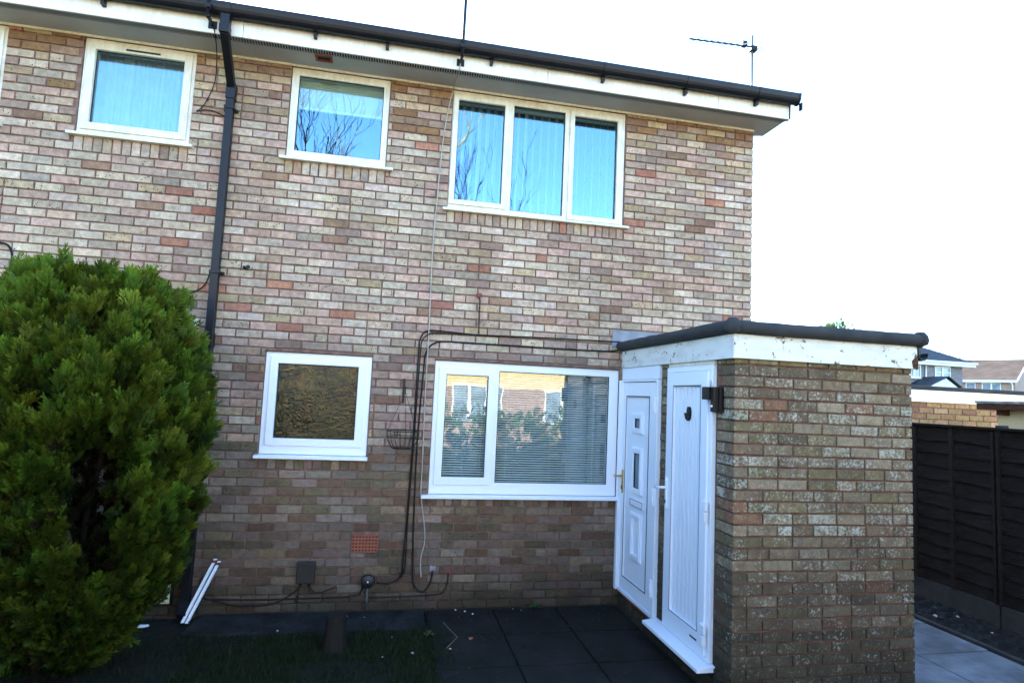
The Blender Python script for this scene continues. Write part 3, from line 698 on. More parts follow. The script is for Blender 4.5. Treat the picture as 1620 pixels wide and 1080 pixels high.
hd2 = MB(M_LEFT); hd2.tube([(.091, -.022, 1.252), (.091, -.062, 1.252), (.085, -.07, 1.25), (.02, -.073, 1.242)], .009, 8); hd2.build('handle', M_BRASS, door1, smooth=True, recalc=True)
L(lambda m: m.box(.084, .098, -.03, -.0245, 1.125, 1.16), 'lock', M_GASKET, door1)
under(L(lambda m: m.box(.003, .87, -.02, .06, .155, .173), 'threshold', M_TERRA, porch, bevel=.003), porch)
# store door
d2f = under(L(lambda m: m.plate(1.016, 1.738, .205, 2.262, [(1.055, 1.700, .235, 2.222)], -.022, .07), 'door_frame', M_UPVC, porch, bevel=.004), porch)
door2 = under(L(lambda m: m.plate(1.058, 1.697, .238, 2.219, [(1.165, 1.600, .372, 2.112)], -.036, .04), 'door', M_UPVC, porch, bevel=.005), porch)
door2['label'] = 'white store door with vertical planked panel'
under(L(lambda m: m.box(1.018, 1.736, -.008, .05, 2.265, 2.293), 'head_panel', M_UPVC_OLD, porch), porch)
for k in range(7):
    w = (1.598-1.167)/7; L(lambda m: m.box(1.167+k*w+.0045, 1.167+(k+1)*w-.0045, -.014, .02, .374, 2.110), 'plank', M_UPVC, door2, bevel=.004)
L(lambda m: m.plate(1.160, 1.605, .367, 2.117, [(1.166, 1.599, .373, 2.111)], -.0385, -.0362), 'gasket', M_LEAD, door2)
L(lambda m: m.box(1.072, 1.100, -.050, -.0365, 1.125, 1.372), 'handle', M_UPVC, door2, bevel=.004)
h3 = MB(M_LEFT); h3.tube([(1.086, -.045, 1.295), (1.086, -.085, 1.295), (1.078, -.094, 1.294), (1.0, -.097, 1.288)], .0105, 8); h3.build('handle', M_UPVC, door2, smooth=True, recalc=True)
L(lambda m: m.box(1.080, 1.092, -.053, -.0505, 1.17, 1.20), 'lock', M_GASKET, door2)
for z in (1.24, .40, 2.10):
    L(lambda m: (m.box(1.668, 1.735, -.060, -.0365, z-.012, z+.055), m.box(1.700, 1.735, -.068, -.0365, z-.085, z-.02)), 'hinge', M_UPVC, door2, bevel=.004)
L(lambda m: m.box(1.50, 1.60, -.0385, -.0362, .300, .312), 'drain_slot', M_GASKET, door2)
under(L(lambda m: m.prism([(0, -.125, .160), (0, -.125, .185), (0, .02, .204), (0, .02, .160)], (.865, 0, 0), (1.775, 0, 0)), 'sill', M_UPVC, porch, bevel=.003, recalc=True), porch)
# black crescent hung on the store door
m = MB(M_LEFT)
pr = [(1.385+x, 1.897+z) for x, z in ((.024, .055), (.041, .029), (.042, -.002), (.034, -.029), (.014, -.052), (-.006, -.047), (-.024, -.035), (-.043, .006), (-.030, -.008), (-.014, -.020), (-.004, -.012), (-.003, .008), (-.002, .029), (.010, .055))]
m.prism([(x, 0, z) for x, z in pr], (0, -.034, 0), (0, -.0125, 0)); cres = m.build('crescent_plaque', M_BLACK, recalc=True); tag(cres, 'small black crescent plaque hung on the planked white store door', 'plaque')
# wall light with sensor
wl_ = empty('wall_light', (PX0-.05, -1.80, 2.0), 'black box wall light with motion sensor beside the store door', 'wall light')
under(L(lambda m: m.box(1.765, 1.862, -.035, -.003, 1.93, 2.10), 'backplate', M_BLACK, None, bevel=.004), wl_)
under(L(lambda m: m.box(1.712, 1.800, -.092, -.036, 2.010, 2.100), 'lamp_housing', M_BLACK, None, bevel=.006), wl_)
under(L(lambda m: m.box(1.803, 1.850, -.075, -.036, 1.925, 2.10), 'sensor_body', M_BLACK, None, bevel=.005), wl_)
m = MB(M_LEFT); m.lathe([(0, .012), (.008, .009), (.011, 0)], (0, 0, 0), 12); m.v = [(1.827+x, -.0755-z, 1.965+y) for x, y, z in m.v]; under(m.build('sensor_lens', M_CHROME, recalc=True), wl_)

# ================================================================ cables and wall fittings
def cable(pts, r, mat, label, name='cable', group=None, n=6):
    P = [Vector(p) for p in pts]; out = []
    for i in range(len(P)-1):                         # Catmull-Rom
        p0, p1, p2, p3 = P[max(i-1, 0)], P[i], P[i+1], P[min(i+2, len(P)-1)]
        for k in range(6):
            t = k/6; out.append(.5*((2*p1)+(p2-p0)*t+(2*p0-5*p1+4*p2-p3)*t*t+(3*p1-p0-3*p2+p3)*t**3))
    out.append(P[-1]); m = MB(); m.tube(out, r, n)
    return tag(m.build(name, mat, smooth=True, recalc=True), label, 'cable', group)
Y1 = -.010
cable([(-3.236, -.36, 5.02), (-3.24, -.352, 4.94), (-3.25, -.2, 4.93), (-3.262, -.02, 4.92), (-3.30, Y1, 4.70), (-3.335, Y1, 4.352), (-3.361, -.012, 3.722), (-3.372, Y1, 3.289), (-3.363, -.016, 2.503), (-3.361, Y1, 1.853), (-3.352, -.012, 1.272), (-3.349, Y1, 1.043), (-3.291, Y1, .66), (-3.318, Y1, .46), (-3.305, Y1, .297)], .0058, M_CABLE_G, 'long grey-white cable running down the wall from soffit to ground level')
cable([(-1.46, -.012, 2.556), (-1.8, -.012, 2.552), (-2.4, -.012, 2.545), (-2.9, -.012, 2.535), (-3.25, -.012, 2.548), (-3.38, -.012, 2.54), (-3.435, -.012, 2.47), (-3.447, -.012, 2.32), (-3.451, -.012, 1.5), (-3.465, -.012, .8), (-3.478, -.012, .42), (-3.48, -.012, .35), (-3.52, -.014, .28), (-3.60, -.014, .25), (-3.70, -.016, .262)], .0075, M_CABLE, 'thick black cable looping from porch roof down to the round junction box', group='black cables on the wall')
cable([(-2.90, -.018, 2.53), (-3.22, -.018, 2.525), (-3.36, -.018, 2.512), (-3.42, -.018, 2.44), (-3.43, -.018, 2.30), (-3.442, -.018, 1.5), (-3.455, -.018, .8), (-3.455, -.018, .40), (-3.49, -.018, .30)], .006, M_CABLE, 'thinner black cable twinned with the thick cable beside the hanging basket', group='black cables on the wall')
cable([(-1.43, -.03, 2.55), (-1.455, -.012, 2.50), (-1.50, -.012, 2.468), (-1.7, -.012, 2.452), (-2.2, -.012, 2.448), (-2.8, -.012, 2.45), (-3.2, -.012, 2.452), (-3.32, -.012, 2.42), (-3.375, -.012, 2.34), (-3.39, -.012, 2.2), (-3.41, -.012, 1.5), (-3.402, -.012, .8), (-3.385, -.012, .36), (-3.36, -.012, .22), (-3.28, -.014, .17), (-3.22, -.012, .25), (-3.205, -.006, .35)], .0072, M_CABLE, 'black cable dipping above the blind window and curling up into a hole below it', group='black cables on the wall')
cable([(-2.903, -.004, 2.90), (-2.895, -.012, 2.86), (-2.893, -.01, 2.7), (-2.89, -.012, 2.545)], .006, M_CABLE, 'short black cable dropping from a rusty wall hole to the horizontal cables')
cable([(-3.06, -.004, .335), (-3.062, -.012, .26), (-3.09, -.012, .18), (-3.16, -.012, .145), (-3.5, -.012, .13), (-3.75, -.014, .13)], .0055, M_CABLE, 'black cable leaving a red-stained hole low on the wall')
cable([(-3.80, -.016, .255), (-3.83, -.014, .19), (-3.88, -.014, .145), (-4.2, -.013, .135), (-4.7, -.013, .128), (-5.1, -.014, .14)], .0065, M_CABLE, 'black cable along the wall foot between round junction box and downpipe')
cable([(-4.34, -.02, .26), (-4.38, -.02, .2), (-4.50, -.02, .12), (-4.62, -.02, .085), (-4.85, -.02, .082), (-5.0, -.02, .12), (-5.13, -.02, .155)], .006, M_CABLE, 'black cable sagging left from the rectangular junction box')
cable([(-4.275, -.02, .26), (-4.25, -.02, .205), (-4.19, -.022, .18), (-4.12, -.02, .2), (-4.05, -.02, .228)], .0055, M_CABLE, 'loose black cable end curling right from the rectangular junction box')
cable([(-4.355, -.02, .26), (-4.36, -.02, .18), (-4.365, -.02, .05), (-4.37, -.03, .012)], .004, M_CABLE, 'thin dark cable dropping straight from the rectangular junction box')
cable([(-5.36, -.36, 5.02), (-5.345, -.34, 4.94), (-5.36, -.2, 4.86), (-5.40, -.03, 4.70), (-5.44, -.012, 4.55), (-5.49, -.02, 4.42), (-5.535, -.02, 4.372), (-5.47, -.012, 4.40), (-5.38, -.012, 4.395), (-5.30, -.02, 4.36)], .0045, M_CABLE, 'thin dark aerial cable hanging in a loose loop beside the downpipe top')
cable([(-5.74, -.02, 2.76), (-5.69, -.012, 2.785), (-5.62, -.012, 2.765), (-5.52, -.012, 2.735), (-5.42, -.012, 2.75), (-5.34, -.012, 2.82), (-5.30, -.03, 2.92)], .0055, M_CABLE, 'black cable from downpipe clip drooping behind the conifer top')
cable([(-7.2, -.012, 3.035), (-6.95, -.012, 3.045), (-6.87, -.012, 3.02), (-6.835, -.012, 2.92), (-6.845, -.012, 2.75), (-6.86, -.012, 2.5), (-6.86, -.012, 2.0)], .009, M_CABLE, 'bent black cable turning down the adjoining wall behind the conifer')
jb = empty('junction_box', (-4.305, -.03, .37), 'dark rectangular junction box low on the wall left of the air brick', 'junction box')
m = MB(); m.box(-4.383, -4.230, -.065, -.003, .268, .448); under(m.build('body', M_BOXPL, bevel=.008), jb)
m = MB(); m.box(-4.388, -4.225, -.072, -.066, .425, .455); under(m.build('lid_edge', M_BOXPL, bevel=.003), jb)
for x in (-4.345, -4.275): m = MB(); m.tube([(x, -.022, .27), (x, -.022, .248)], .012, 10); under(m.build('gland', M_BLACK), jb)
rj = empty('junction_box', (-3.775, -.03, .265), 'round black junction box on conduit stub below the air brick', 'junction box')
m = MB(); m.lathe([(0, .0), (.05, .0), (.058, -.01), (.06, -.04)], (0, 0, 0), 24); m.v = [(-3.775+x, -.045-z, .272+y) for x, y, z in m.v]; m.v = [(x, min(y, -.003), z) for x, y, z in m.v]; under(m.build('body', M_BOXPL, smooth=True, recalc=True), rj)
m = MB(); m.lathe([(0, .004), (.007, .003), (.008, 0)], (0, 0, 0), 10); m.v = [(-3.775+x, -.0455-z, .272+y) for x, y, z in m.v]; under(m.build('screw', M_CHROME, recalc=True), rj)
m = MB(); m.tube([(-3.775, -.022, .216), (-3.775, -.022, -.0)], .0115, 8); under(m.build('conduit', plain('dull_conduit', (.06, .06, .062), .6), smooth=True), rj)
def patch(name, c, r, label, mat, cat='wall hole', seed=1):
    m = MB(); rg = np.random.default_rng(seed); n = 14; vs = [(c[0], -.007, c[1])]
    for k in range(n): q = r*rg.uniform(.55, 1.15); vs.append((c[0]+q*1.2*math.cos(2*PI*k/n), -.0035, c[1]+q*math.sin(2*PI*k/n)))
    m.add(vs, [(0, 1+k, 1+(k+1) % n) for k in range(n)]); return tag(m.build(name, mat, recalc=True), label, cat)
M_SEAL = plain('pale_sealant', s2l((150, 136, 142)), .8, .3, 40, .3); M_RUST = plain('rust_red_sealant', s2l((120, 66, 52)), .85, .3, 40, .3)
patch('cable_sealant', (-3.205, .372), .034, 'pale sealant round the hole where a black cable enters the wall', M_SEAL, 'sealant', 2)
patch('cable_sealant', (-3.06, .345), .036, 'reddish sealant round the lower right cable hole', M_RUST, 'sealant', 3)
patch('cable_sealant', (-2.905, 2.915), .030, 'rust-red patch where a short cable enters the upper wall', M_RUST, 'sealant', 4)
wt = empty('overflow_pipe', (-4.98, -.03, 3.0), 'small black and white pipe stub projecting from the wall right of the downpipe', 'pipe')
m = MB(); m.tube([(-4.985, -.002, 3.003), (-4.985, -.055, 3.0)], .017, 12); under(m.build('stub', M_CHROME, smooth=True), wt); m = MB(); m.tube([(-4.985, -.0551, 3.0), (-4.985, -.062, 3.0)], .019, 12); under(m.build('rim', M_BLACK), wt)
m = MB(); m.tube([(-4.985, -.0625, 3.0), (-4.985, -.064, 3.0)], .013, 12); under(m.build('bore', M_DARK), wt)
m = MB(); m.tube([(-5.03, -.002, 3.0), (-5.02, -.045, 3.003), (-5.012, -.045, 2.985)], .011, 8); under(m.build('clip', M_BLACK, smooth=True), wt)
mb_ = empty('meter_box', (-5.40, -.03, 2.45), 'small cream wall box beside the downpipe behind the conifer', 'wall box')
m = MB(); m.box(-5.50, -5.352, -.05, -.003, 2.395, 2.515); under(m.build('case', M_BLIND_C, bevel=.005), mb_); m = MB(); m.box(-5.49, -5.362, -.056, -.0505, 2.407, 2.503); under(m.build('cover', M_BLIND_C, bevel=.003), mb_)
lb = empty('wall_hatch', (-5.5, -.03, .26), 'cream hatch low on the wall half hidden by the conifer', 'wall hatch')
m = MB(); m.box(-5.72, -5.36, -.02, -.002, .10, .50); under(m.build('frame', M_BLACK, bevel=.003), lb); m = MB(); m.box(-5.70, -5.385, -.03, -.0205, .115, .485); under(m.build('door', M_BLIND_C, bevel=.004), lb)
# hanging basket on its bracket
hb = empty('hanging_basket', (-3.56, -.15, 1.6), 'empty black wire hanging basket on a wall bracket between the ground-floor windows', 'hanging basket')
BX, BY = -3.548, -.150
m = MB(); m.box(-3.573, -3.551, -.012, -.002, 1.86, 2.085); under(m.build('bracket', M_BLACK), hb)
m = MB(); m.tube([(-3.562, -.008, 2.0), (BX, -.15, 2.005), (BX, -.165, 1.985), (BX, -.150, 1.965)], .004, 6); under(m.build('bracket_arm', M_BLACK, smooth=True), hb)
RB = .148; ZR_ = 1.615
for k in range(3):
    a = R(200+120*k); m = MB(); p0 = Vector((BX, BY, 1.968)); p1 = Vector((BX+RB*math.cos(a), BY+min(RB*math.sin(a), .13), ZR_))
    for i in range(26):
        t0, t1 = i/26, (i+1)/26-.004; m.tube([p0.lerp(p1, t0), p0.lerp(p1, t1)], .0026 if i % 2 else .0016, 4)
    under(m.build('chain', M_BLACK), hb)
m = MB()
def ring(r, z, rr=.0028): m.tube([(BX+r*math.cos(2*PI*k/28), BY+r*math.sin(2*PI*k/28)*.92, z) for k in range(29)], rr, 5, False)
ring(RB, ZR_, .0035); ring(RB*.95, ZR_-.05); ring(RB*.6, ZR_-.155); ring(RB*.25, ZR_-.158)
for k in range(18):
    a = 2*PI*k/18; pr = [(1, 0), (.97, -.04), (.88, -.09), (.72, -.135), (.6, -.155), (.25, -.158)]
    m.tube([(BX+RB*q*math.cos(a), BY+RB*q*math.sin(a)*.92, ZR_+z) for q, z in pr], .0018, 4)
under(m.build('wire_bowl', M_BLACK), hb)
# two white trunking strips leaning on the wall
for k, (xb, xt) in enumerate(((-5.232, -5.055), (-5.196, -5.022))):
    m = MB(); a = Vector((xb, -.16-.012*k, .004)); b = Vector((xt, -.014, .475-.02*k)); sq(m, a, b, .0125)
    o = m.build('plastic_strip', M_UPVC, bevel=.002, recalc=True); tag(o, ('longer' if k == 0 else 'shorter')+' white plastic strip leaning against the wall by the downpipe', 'plastic strip', 'white strips leaning on the wall')
    m = MB(); d = (b-a).normalized(); sq(m, b-d*.035, b-d*.012, .0133); m.build('tape', M_RUST, o, recalc=True)
# fascia-mounted aerial masts
def mast(x, label, lean, r=.014):
    e = empty('aerial_mast', (x, -.43, 5.1), label, 'aerial mast'); m = MB(); m.tube([(x, -.49, 4.985), (x+lean*.3, -.49, 5.3), (x+lean, -.49, 6.5)], r, 8); under(m.build('pole', M_BLACK, smooth=True), e)
    m = MB(); m.box(x-.035, x+.035, -.353, -.3475, 4.975, 5.045); m.box(x-.012, x+.012, -.50, -.353, 4.995, 5.015); under(m.build('bracket', M_BLACK, bevel=.002), e)
    m = MB(); m.box(x-.022, x+.022, -.512, -.47, 5.07, 5.11); under(m.build('clamp', M_BLACK, bevel=.004), e); return e
mast(-3.235, 'black aerial mast bracketed to the fascia above the three-light window', .012)
mast(-5.365, 'dark aerial mast bracketed to the fascia beside the downpipe', -.10, .011)
# TV aerial above the verge
ae = empty('tv_aerial', (.27, .45, 5.6), 'rooftop TV aerial on galvanised pole at the gable end', 'aerial')
AX, AY = .275, .47
m = MB(); m.tube([(AX, AY, 5.0), (AX, AY, 6.355)], .016, 10); under(m.build('pole', M_GALV, smooth=True), ae)
for z in (5.02, 5.35): m = MB(); m.box(-.004, AX+.02, AY-.02, AY+.02, z-.02, z+.02); under(m.build('wall_bracket', M_GALV), ae)
bt = Vector((AX-.83, AY-.02, 6.17)); be = Vector((AX+.03, AY-.02, 6.205)); m = MB(); m.tube([bt, be], .009, 6); under(m.build('boom', M_BLACK), ae)
bd = (be-bt).normalized(); pd_ = Vector((-.25, .93, .26)).normalized()
for k in range(9):
    c = bt+bd*(.012+k*.082); m = MB(); m.tube([c-pd_*(.11+.004*k), c+pd_*(.11+.004*k)], .0058, 5); under(m.build('element', M_GALV), ae)
m = MB(); m.box(be.x-.18, be.x-.12, AY-.05, AY+.01, 6.19, 6.25); under(m.build('dipole_box', M_BLACK, bevel=.006), ae)
for s in (-1, 1):
    m = MB(); 
    for q in range(5): z = 6.21+s*(.03+q*.035); m.tube([(AX+.05+abs(q)*.008, AY-.02-.13, z-.03), (AX+.05+q*.008, AY-.02+.13, z+.03)], .0035, 5)
    under(m.build('reflector', M_GALV), ae)
m = MB(); m.box(AX-.035, AX+.045, AY-.045, AY+.03, 6.155, 6.215); under(m.build('clamp', M_BLACK, bevel=.008), ae)

# ================================================================ fence on the right
FX = 2.125
fence = empty('garden_fence', (FX, -1, 0), 'dark brown overlapped-board fence on concrete gravel boards beside the path', 'fence')
pw = 1.84; y0 = 2.86
for k in range(4):
    ya, yb = y0-(k+1)*pw, y0-k*pw
    m = MB(); m.box(FX-.012, FX+.035, ya+.01, yb-.01, -.05, .205); under(m.build('gravel_board', M_GRAVELB, bevel=.006), fence)
    n = 12; hgt = (1.85-.21)/n
    for i in range(n):
        m = MB(); z0 = .21+i*hgt; t = RNG.uniform(-.004, .004); nn = 10
        vs = []
        for q in range(nn+1):
            y = ya+.02+(yb-ya-.04)*q/nn; w = .010*math.sin(q*1.3+i*2.1+k)+RNG.uniform(-.004, .004)
            vs += [(FX-.004+t, y, z0-.012+w), (FX+.022, y, z0+hgt+.006), (FX+.026, y, z0+hgt+.006), (FX+.008+t, y, z0-.012+w)]
        fs = []
        for q in range(nn):
            for e in range(4): fs.append((q*4+e, (q+1)*4+e, (q+1)*4+(e+1) % 4, q*4+(e+1) % 4))
        fs += [(0, 1, 2, 3), (nn*4+3, nn*4+2, nn*4+1, nn*4)]
        m.add(vs, fs); under(m.build('board', M_FENCE, recalc=True), fence)
    for q in range(5):
        y = ya+.02+(yb-ya-.04)*q/4; w = .019
        m = MB(); m.box(FX-.036, FX-.008, max(ya+.012, y-w), min(yb-.012, y+w), .207, 1.835); under(m.build('batten', M_FENCE, bevel=.003), fence)
    m = MB(); m.box(FX-.034, FX+.045, ya+.005, yb-.005, 1.853, 1.878); under(m.build('capping', M_FENCE, bevel=.003), fence)
for k in range(5):
    y = y0-k*pw; m = MB(); m.box(FX+.028, FX+.10, y-.04, y+.04, -.05, 1.90); under(m.build('post', M_GRAVELB, bevel=.006), fence)

# ================================================================ outbuildings beyond the fence
gar = empty('brick_garage', (3.9, 2.5, 0), 'flat-roofed garage of yellow-brown brick with white fascia beyond the fence', 'garage')
GB_PAL = [(186, 146, 104), (172, 132, 92), (196, 158, 118), (180, 150, 100), (160, 120, 88)]
GX0, GX1, GY = 2.52, 4.46, 1.0
m = MB(); m.box(GX0+.01, GX1-.01, GY+.0095, 4.6, -.03, 2.15); gw = under(m.build('wall', M_MORTAR), gar)
rg = np.random.default_rng(9)
for r in range(8):
    z1 = 2.14-r*CH-JN/2; z0 = 2.14-(r+1)*CH+JN/2; u = GX0 - (.1125 if r % 2 else 0)
    while u < GX1-.03:
        a, b = max(u, GX0), min(u+.2145, GX1)
        if b-a > .03:
            v, f = brick_geo(b-a, z1-z0, .1, rg); me = bpy.data.meshes.new('brick'); me.from_pydata(v, [], f); me.materials.append(M_BRICK_O)
            o = bpy.data.objects.new('brick', me); col.objects.link(o); o.parent = gw; o.location = ((a+b)/2, GY, (z0+z1)/2)
            o.color = s2l(np.array(GB_PAL[rg.integers(5)])*rg.uniform(.93, 1.08))+(.2,)
        u += .2255
m = MB(); m.box(GX0+.004, GX1-.004, GY+.002, GY+.009, -.03, 2.14-8*CH-.006); under(m.build('lower_wall', M_FB_PINK), gar)
m = MB(); m.box(GX0-.04, GX1+.28, GY-.03, GY-.01, 2.135, 2.29); under(m.build('fascia_board', M_WHITEP, bevel=.003), gar)
m = MB(); m.box(GX0-.06, GX1+.30, GY-.05, 4.7, 2.292, 2.345); under(m.build('roof', M_FELT, bevel=.015), gar)
shed = empty('garden_shed', (3.6, -1, 0), 'cream shed with dark timber eaves and pale felt roof just behind the fence', 'shed')
m = MB(); m.box(2.62, 5.2, -2.6, -.42, -.03, 2.06); under(m.build('wall', M_CREAM), shed)
m = MB(); m.add([(2.47, -2.75, 2.12), (5.3, -2.75, 2.16), (5.3, -.30, 2.16), (2.47, -.30, 2.12), (2.47, -2.75, 2.145), (5.3, -2.75, 2.20), (5.3, -.30, 2.20), (2.47, -.30, 2.145)], [(3, 2, 1, 0), (4, 5, 6, 7), (0, 1, 5, 4), (1, 2, 6, 5), (2, 3, 7, 6), (3, 0, 4, 7)])
under(m.build('roof', plain('pale_weathered_felt', s2l((150, 146, 138)), .9, .3, 14, .3)), shed)
m = MB(); m.box(2.48, 2.505, -2.74, -.31, 2.055, 2.119); under(m.build('fascia_board', M_ROT), shed)
m = MB(); m.box(2.506, 5.2, -.335, -.312, 2.055, 2.119); under(m.build('fascia_board', M_ROT), shed)
for y in (-.52, -1.1, -1.7, -2.3): m = MB(); m.box(2.52, 2.66, y-.03, y+.03, 2.0, 2.06); under(m.build('rafter_end', M_ROT), shed)

# ================================================================ distant houses
def win_unit(h, x0, x1, z0, z1, y, bars=1, trans=False):
    m = MB(); m.box(x0, x1, y-.03, y+.05, z0, z1)
    fr = MB(); w = (x1-x0)/bars; hs = [(x0+.06+i*w, x0+(i+1)*w-.05, z0+.07, z1-.07) for i in range(bars)]
    if trans: hs = [q for a in hs for q in ((a[0], a[1], a[2], a[2]+(a[3]-a[2])*.48), (a[0], a[1], a[2]+(a[3]-a[2])*.54, a[3]))]
    fr.plate(x0, x1, z0, z1, hs, y-.05, y+.03); o = under(fr.build('window', M_WHITEP), h)
    p = MB(); p.box(x0+.03, x1-.03, y-.005, y+.0, z0+.03, z1-.03); p.build('pane', M_FARGLASS, o)
    s = MB(); s.box(x0-.05, x1+.05, y-.10, y-.002, z0-.06, z0-.002); s.build('sill', M_WHITEP, o)
H1Y = 26.2
h1 = empty('detached_house', (24, 29, 0), 'grey-brown brick house with dark hipped slate roof beyond the garage', 'house')
xa, xb = 17.0, 31.85
m = MB(); m.box(xa, xb, H1Y, H1Y+8, -.03, 5.25); under(m.build('wall', M_FB_GREY), h1)
m = MB(); ex0, ex1, ey0, ey1, ez, rz = xa-.5, xb+.55, H1Y-.5, H1Y+8.5, 5.28, 7.45
n = 22
def hip(t): return (ex0+(4.4)*t, ex1-(ex1-28.0)*t if 0 else ex1-3.7*t, ey0+4.4*t, ey1-4.4*t, ez+(rz-ez)*t)
for k in range(n):
    a = hip(k/n); b = hip((k+1)/n); st = .03
    for p, q in (((a[0], a[2], a[4]+st), (a[1], a[2], a[4]+st)), ):
        m.add([(a[0], a[2], a[4]+st), (a[1], a[2], a[4]+st), (b[1], b[2], b[4]), (b[0], b[2], b[4]), (a[0], a[2], a[4]-.03), (a[1], a[2], a[4]-.03)], [(0, 1, 2, 3), (4, 5, 1, 0)])
        m.add([(a[1], a[2], a[4]+st), (a[1], a[3], a[4]+st), (b[1], b[3], b[4]), (b[1], b[2], b[4])], [(0, 1, 2, 3)])
        m.add([(a[0], a[2], a[4]+st), (a[0], a[3], a[4]+st), (b[0], b[3], b[4]), (b[0], b[2], b[4])], [(3, 2, 1, 0)])
        m.add([(a[0], a[3], a[4]+st), (a[1], a[3], a[4]+st), (b[1], b[3], b[4]), (b[0], b[3], b[4])], [(3, 2, 1, 0)])
under(m.build('roof', M_SLATE), h1)
m = MB(); m.box(ex0+.05, ex1-.05, ey0+.02, ey0+.06, 5.02, 5.26); m.box(ex0+.05, ex1-.05, ey0+.06, H1Y, 5.02, 5.05); under(m.build('fascia_board', M_WHITEP), h1)
m = MB(); m.box(ex0, ex1, ey0-.10, ey0+.02, 5.20, 5.30); under(m.build('gutter', M_WHITEP), h1)
win_unit(h1, 29.75, 30.9, 4.22, 5.0, H1Y, 2, True); win_unit(h1, 27.2, 28.7, 4.2, 5.0, H1Y, 3, False); win_unit(h1, 22, 23.5, 4.1, 5.0, H1Y, 3)
m = MB(); m.tube([(29.05, H1Y-.06, 5.1), (29.05, H1Y-.06, .0)], .05, 8); under(m.build('downpipe', M_WHITEP, smooth=True), h1)
m = MB(); m.tube([(28.75, H1Y+.6, 5.7), (28.75, H1Y+.6, 6.25)], .12, 10); under(m.build('flue', M_WHITEP, smooth=True), h1)
m = MB(); m.add([(27.0, H1Y-1.6, 3.35), (30.2, H1Y-1.6, 3.35), (28.9, H1Y-1.6, 4.15), (27.0, H1Y, 3.35), (30.2, H1Y, 3.35), (28.9, H1Y, 4.15)], [(0, 1, 2), (0, 2, 5, 3), (1, 4, 5, 2)]); under(m.build('porch_gable', M_WHITEP), h1)
m = MB(); m.add([(26.8, H1Y-1.8, 3.25), (28.9, H1Y-1.8, 4.28), (28.9, H1Y, 4.28), (26.8, H1Y, 3.25), (30.4, H1Y-1.8, 3.28), (30.4, H1Y, 3.28)], [(0, 1, 2, 3), (1, 4, 5, 2)]); under(m.build('porch_roof', M_SLATE), h1)
H2Y = 35.6
h2 = empty('distant_house', (48.3, 35.6, 0), 'pinkish brick house with brown tiled gable roof far beyond the garage', 'house')
xa, xb = 36.0, 48.3
m = MB(); m.box(xa, xb, H2Y, H2Y+8, -.03, 5.2); m.add([(xb, H2Y, 5.2), (xb, H2Y+8, 5.2), (xb, H2Y+4, 7.0), (xb-.3, H2Y, 5.2), (xb-.3, H2Y+8, 5.2), (xb-.3, H2Y+4, 7.0)], [(0, 1, 2), (5, 4, 3)]); under(m.build('wall', M_FB_PINK), h2)
m = MB()
for k in range(18):
    t0, t1 = k/18, (k+1)/18+.01; m.prism([(0, H2Y-.4+4.4*t0, 5.12+2.05*t0+.04), (0, H2Y-.4+4.4*t1, 5.12+2.05*t1), (0, H2Y-.4+4.4*t1, 5.12+2.05*t1-.05), (0, H2Y-.4+4.4*t0, 5.12+2.05*t0-.02)], (xa, 0, 0), (xb+.2, 0, 0))
m.prism([(0, H2Y+4, 7.17), (0, H2Y+8.4, 5.12), (0, H2Y+8.4, 5.05), (0, H2Y+4, 7.1)], (xa, 0, 0), (xb+.2, 0, 0))
under(m.build('roof', M_TILE, recalc=True), h2)
m = MB(); m.box(xa, xb+.2, H2Y-.44, H2Y-.40, 4.92, 5.12); under(m.build('fascia_board', M_WHITEP), h2)
m = MB(); m.prism([(0, H2Y-.42, 4.95), (0, H2Y+4, 7.02), (0, H2Y+4, 7.2), (0, H2Y-.42, 5.14)], (xb+.2, 0, 0), (xb+.25, 0, 0)); under(m.build('barge_board', M_WHITEP, recalc=True), h2)
m = MB(); m.tube([(48.1, H2Y-.42, 4.98), (48.15, H2Y-.1, 4.7), (48.15, H2Y-.08, 0)], .05, 8); under(m.build('downpipe', M_WHITEP, smooth=True), h2)
for a, b, n in ((44.9, 45.6, 1), (46.05, 47.35, 2), (40.0, 41.6, 2)): win_unit(h2, a, b, 4.2, 4.9, H2Y, n)
h2.rotation_euler.z = R(-62); h2.location.x = 47.6
# sunlit house and garden hedge on the camera's side (they show in the window reflections)
h3 = empty('opposite_house', (-1, -20, 0), 'sunlit cream and brick house facing the terrace, mirrored in its windows', 'house')
HY = -17.0
m = MB(); m.box(-11, 9, HY-8, HY, -.03, 2.15); under(m.build('wall', M_FB_PINK), h3)
m = MB(); m.box(-11.02, 9.02, HY-8.02, HY+.03, 2.152, 5.2); under(m.build('upper_wall', M_CREAM), h3)
m = MB(); m.prism([(0, HY+.5, 5.1), (0, HY-4, 7.2), (0, HY-8.5, 5.1), (0, HY-8.5, 5.0), (0, HY-4, 7.05), (0, HY+.5, 5.0)], (-11.3, 0, 0), (9.3, 0, 0)); under(m.build('roof', M_TILE, recalc=True), h3)
def win_back(x0, x1, z0, z1, n):
    w = (x1-x0)/n; fr = MB(); fr.plate(x0, x1, z0, z1, [(x0+.07+i*w, x0+(i+1)*w-.06, z0+.08, z1-.08) for i in range(n)], HY+.07, HY-.02); o = under(fr.build('window', M_WHITEP), h3)
    p = MB(); p.box(x0+.03, x1-.03, HY+.032, HY+.036, z0+.03, z1-.03); p.build('pane', M_FARGLASS, o)
for a, b, c, d, n in ((-9.5, -7.5, .9, 2.2, 3), (-1.4, .6, .9, 2.3, 3), (2.2, 4.2, .9, 2.2, 3), (-9.4, -7.6, 3.3, 4.5, 2), (-5, -3.2, 3.3, 4.5, 2), (-.6, 1.4, 3.3, 4.5, 2), (4.2, 6, 3.3, 4.5, 2)): win_back(a, b, c, d, n)
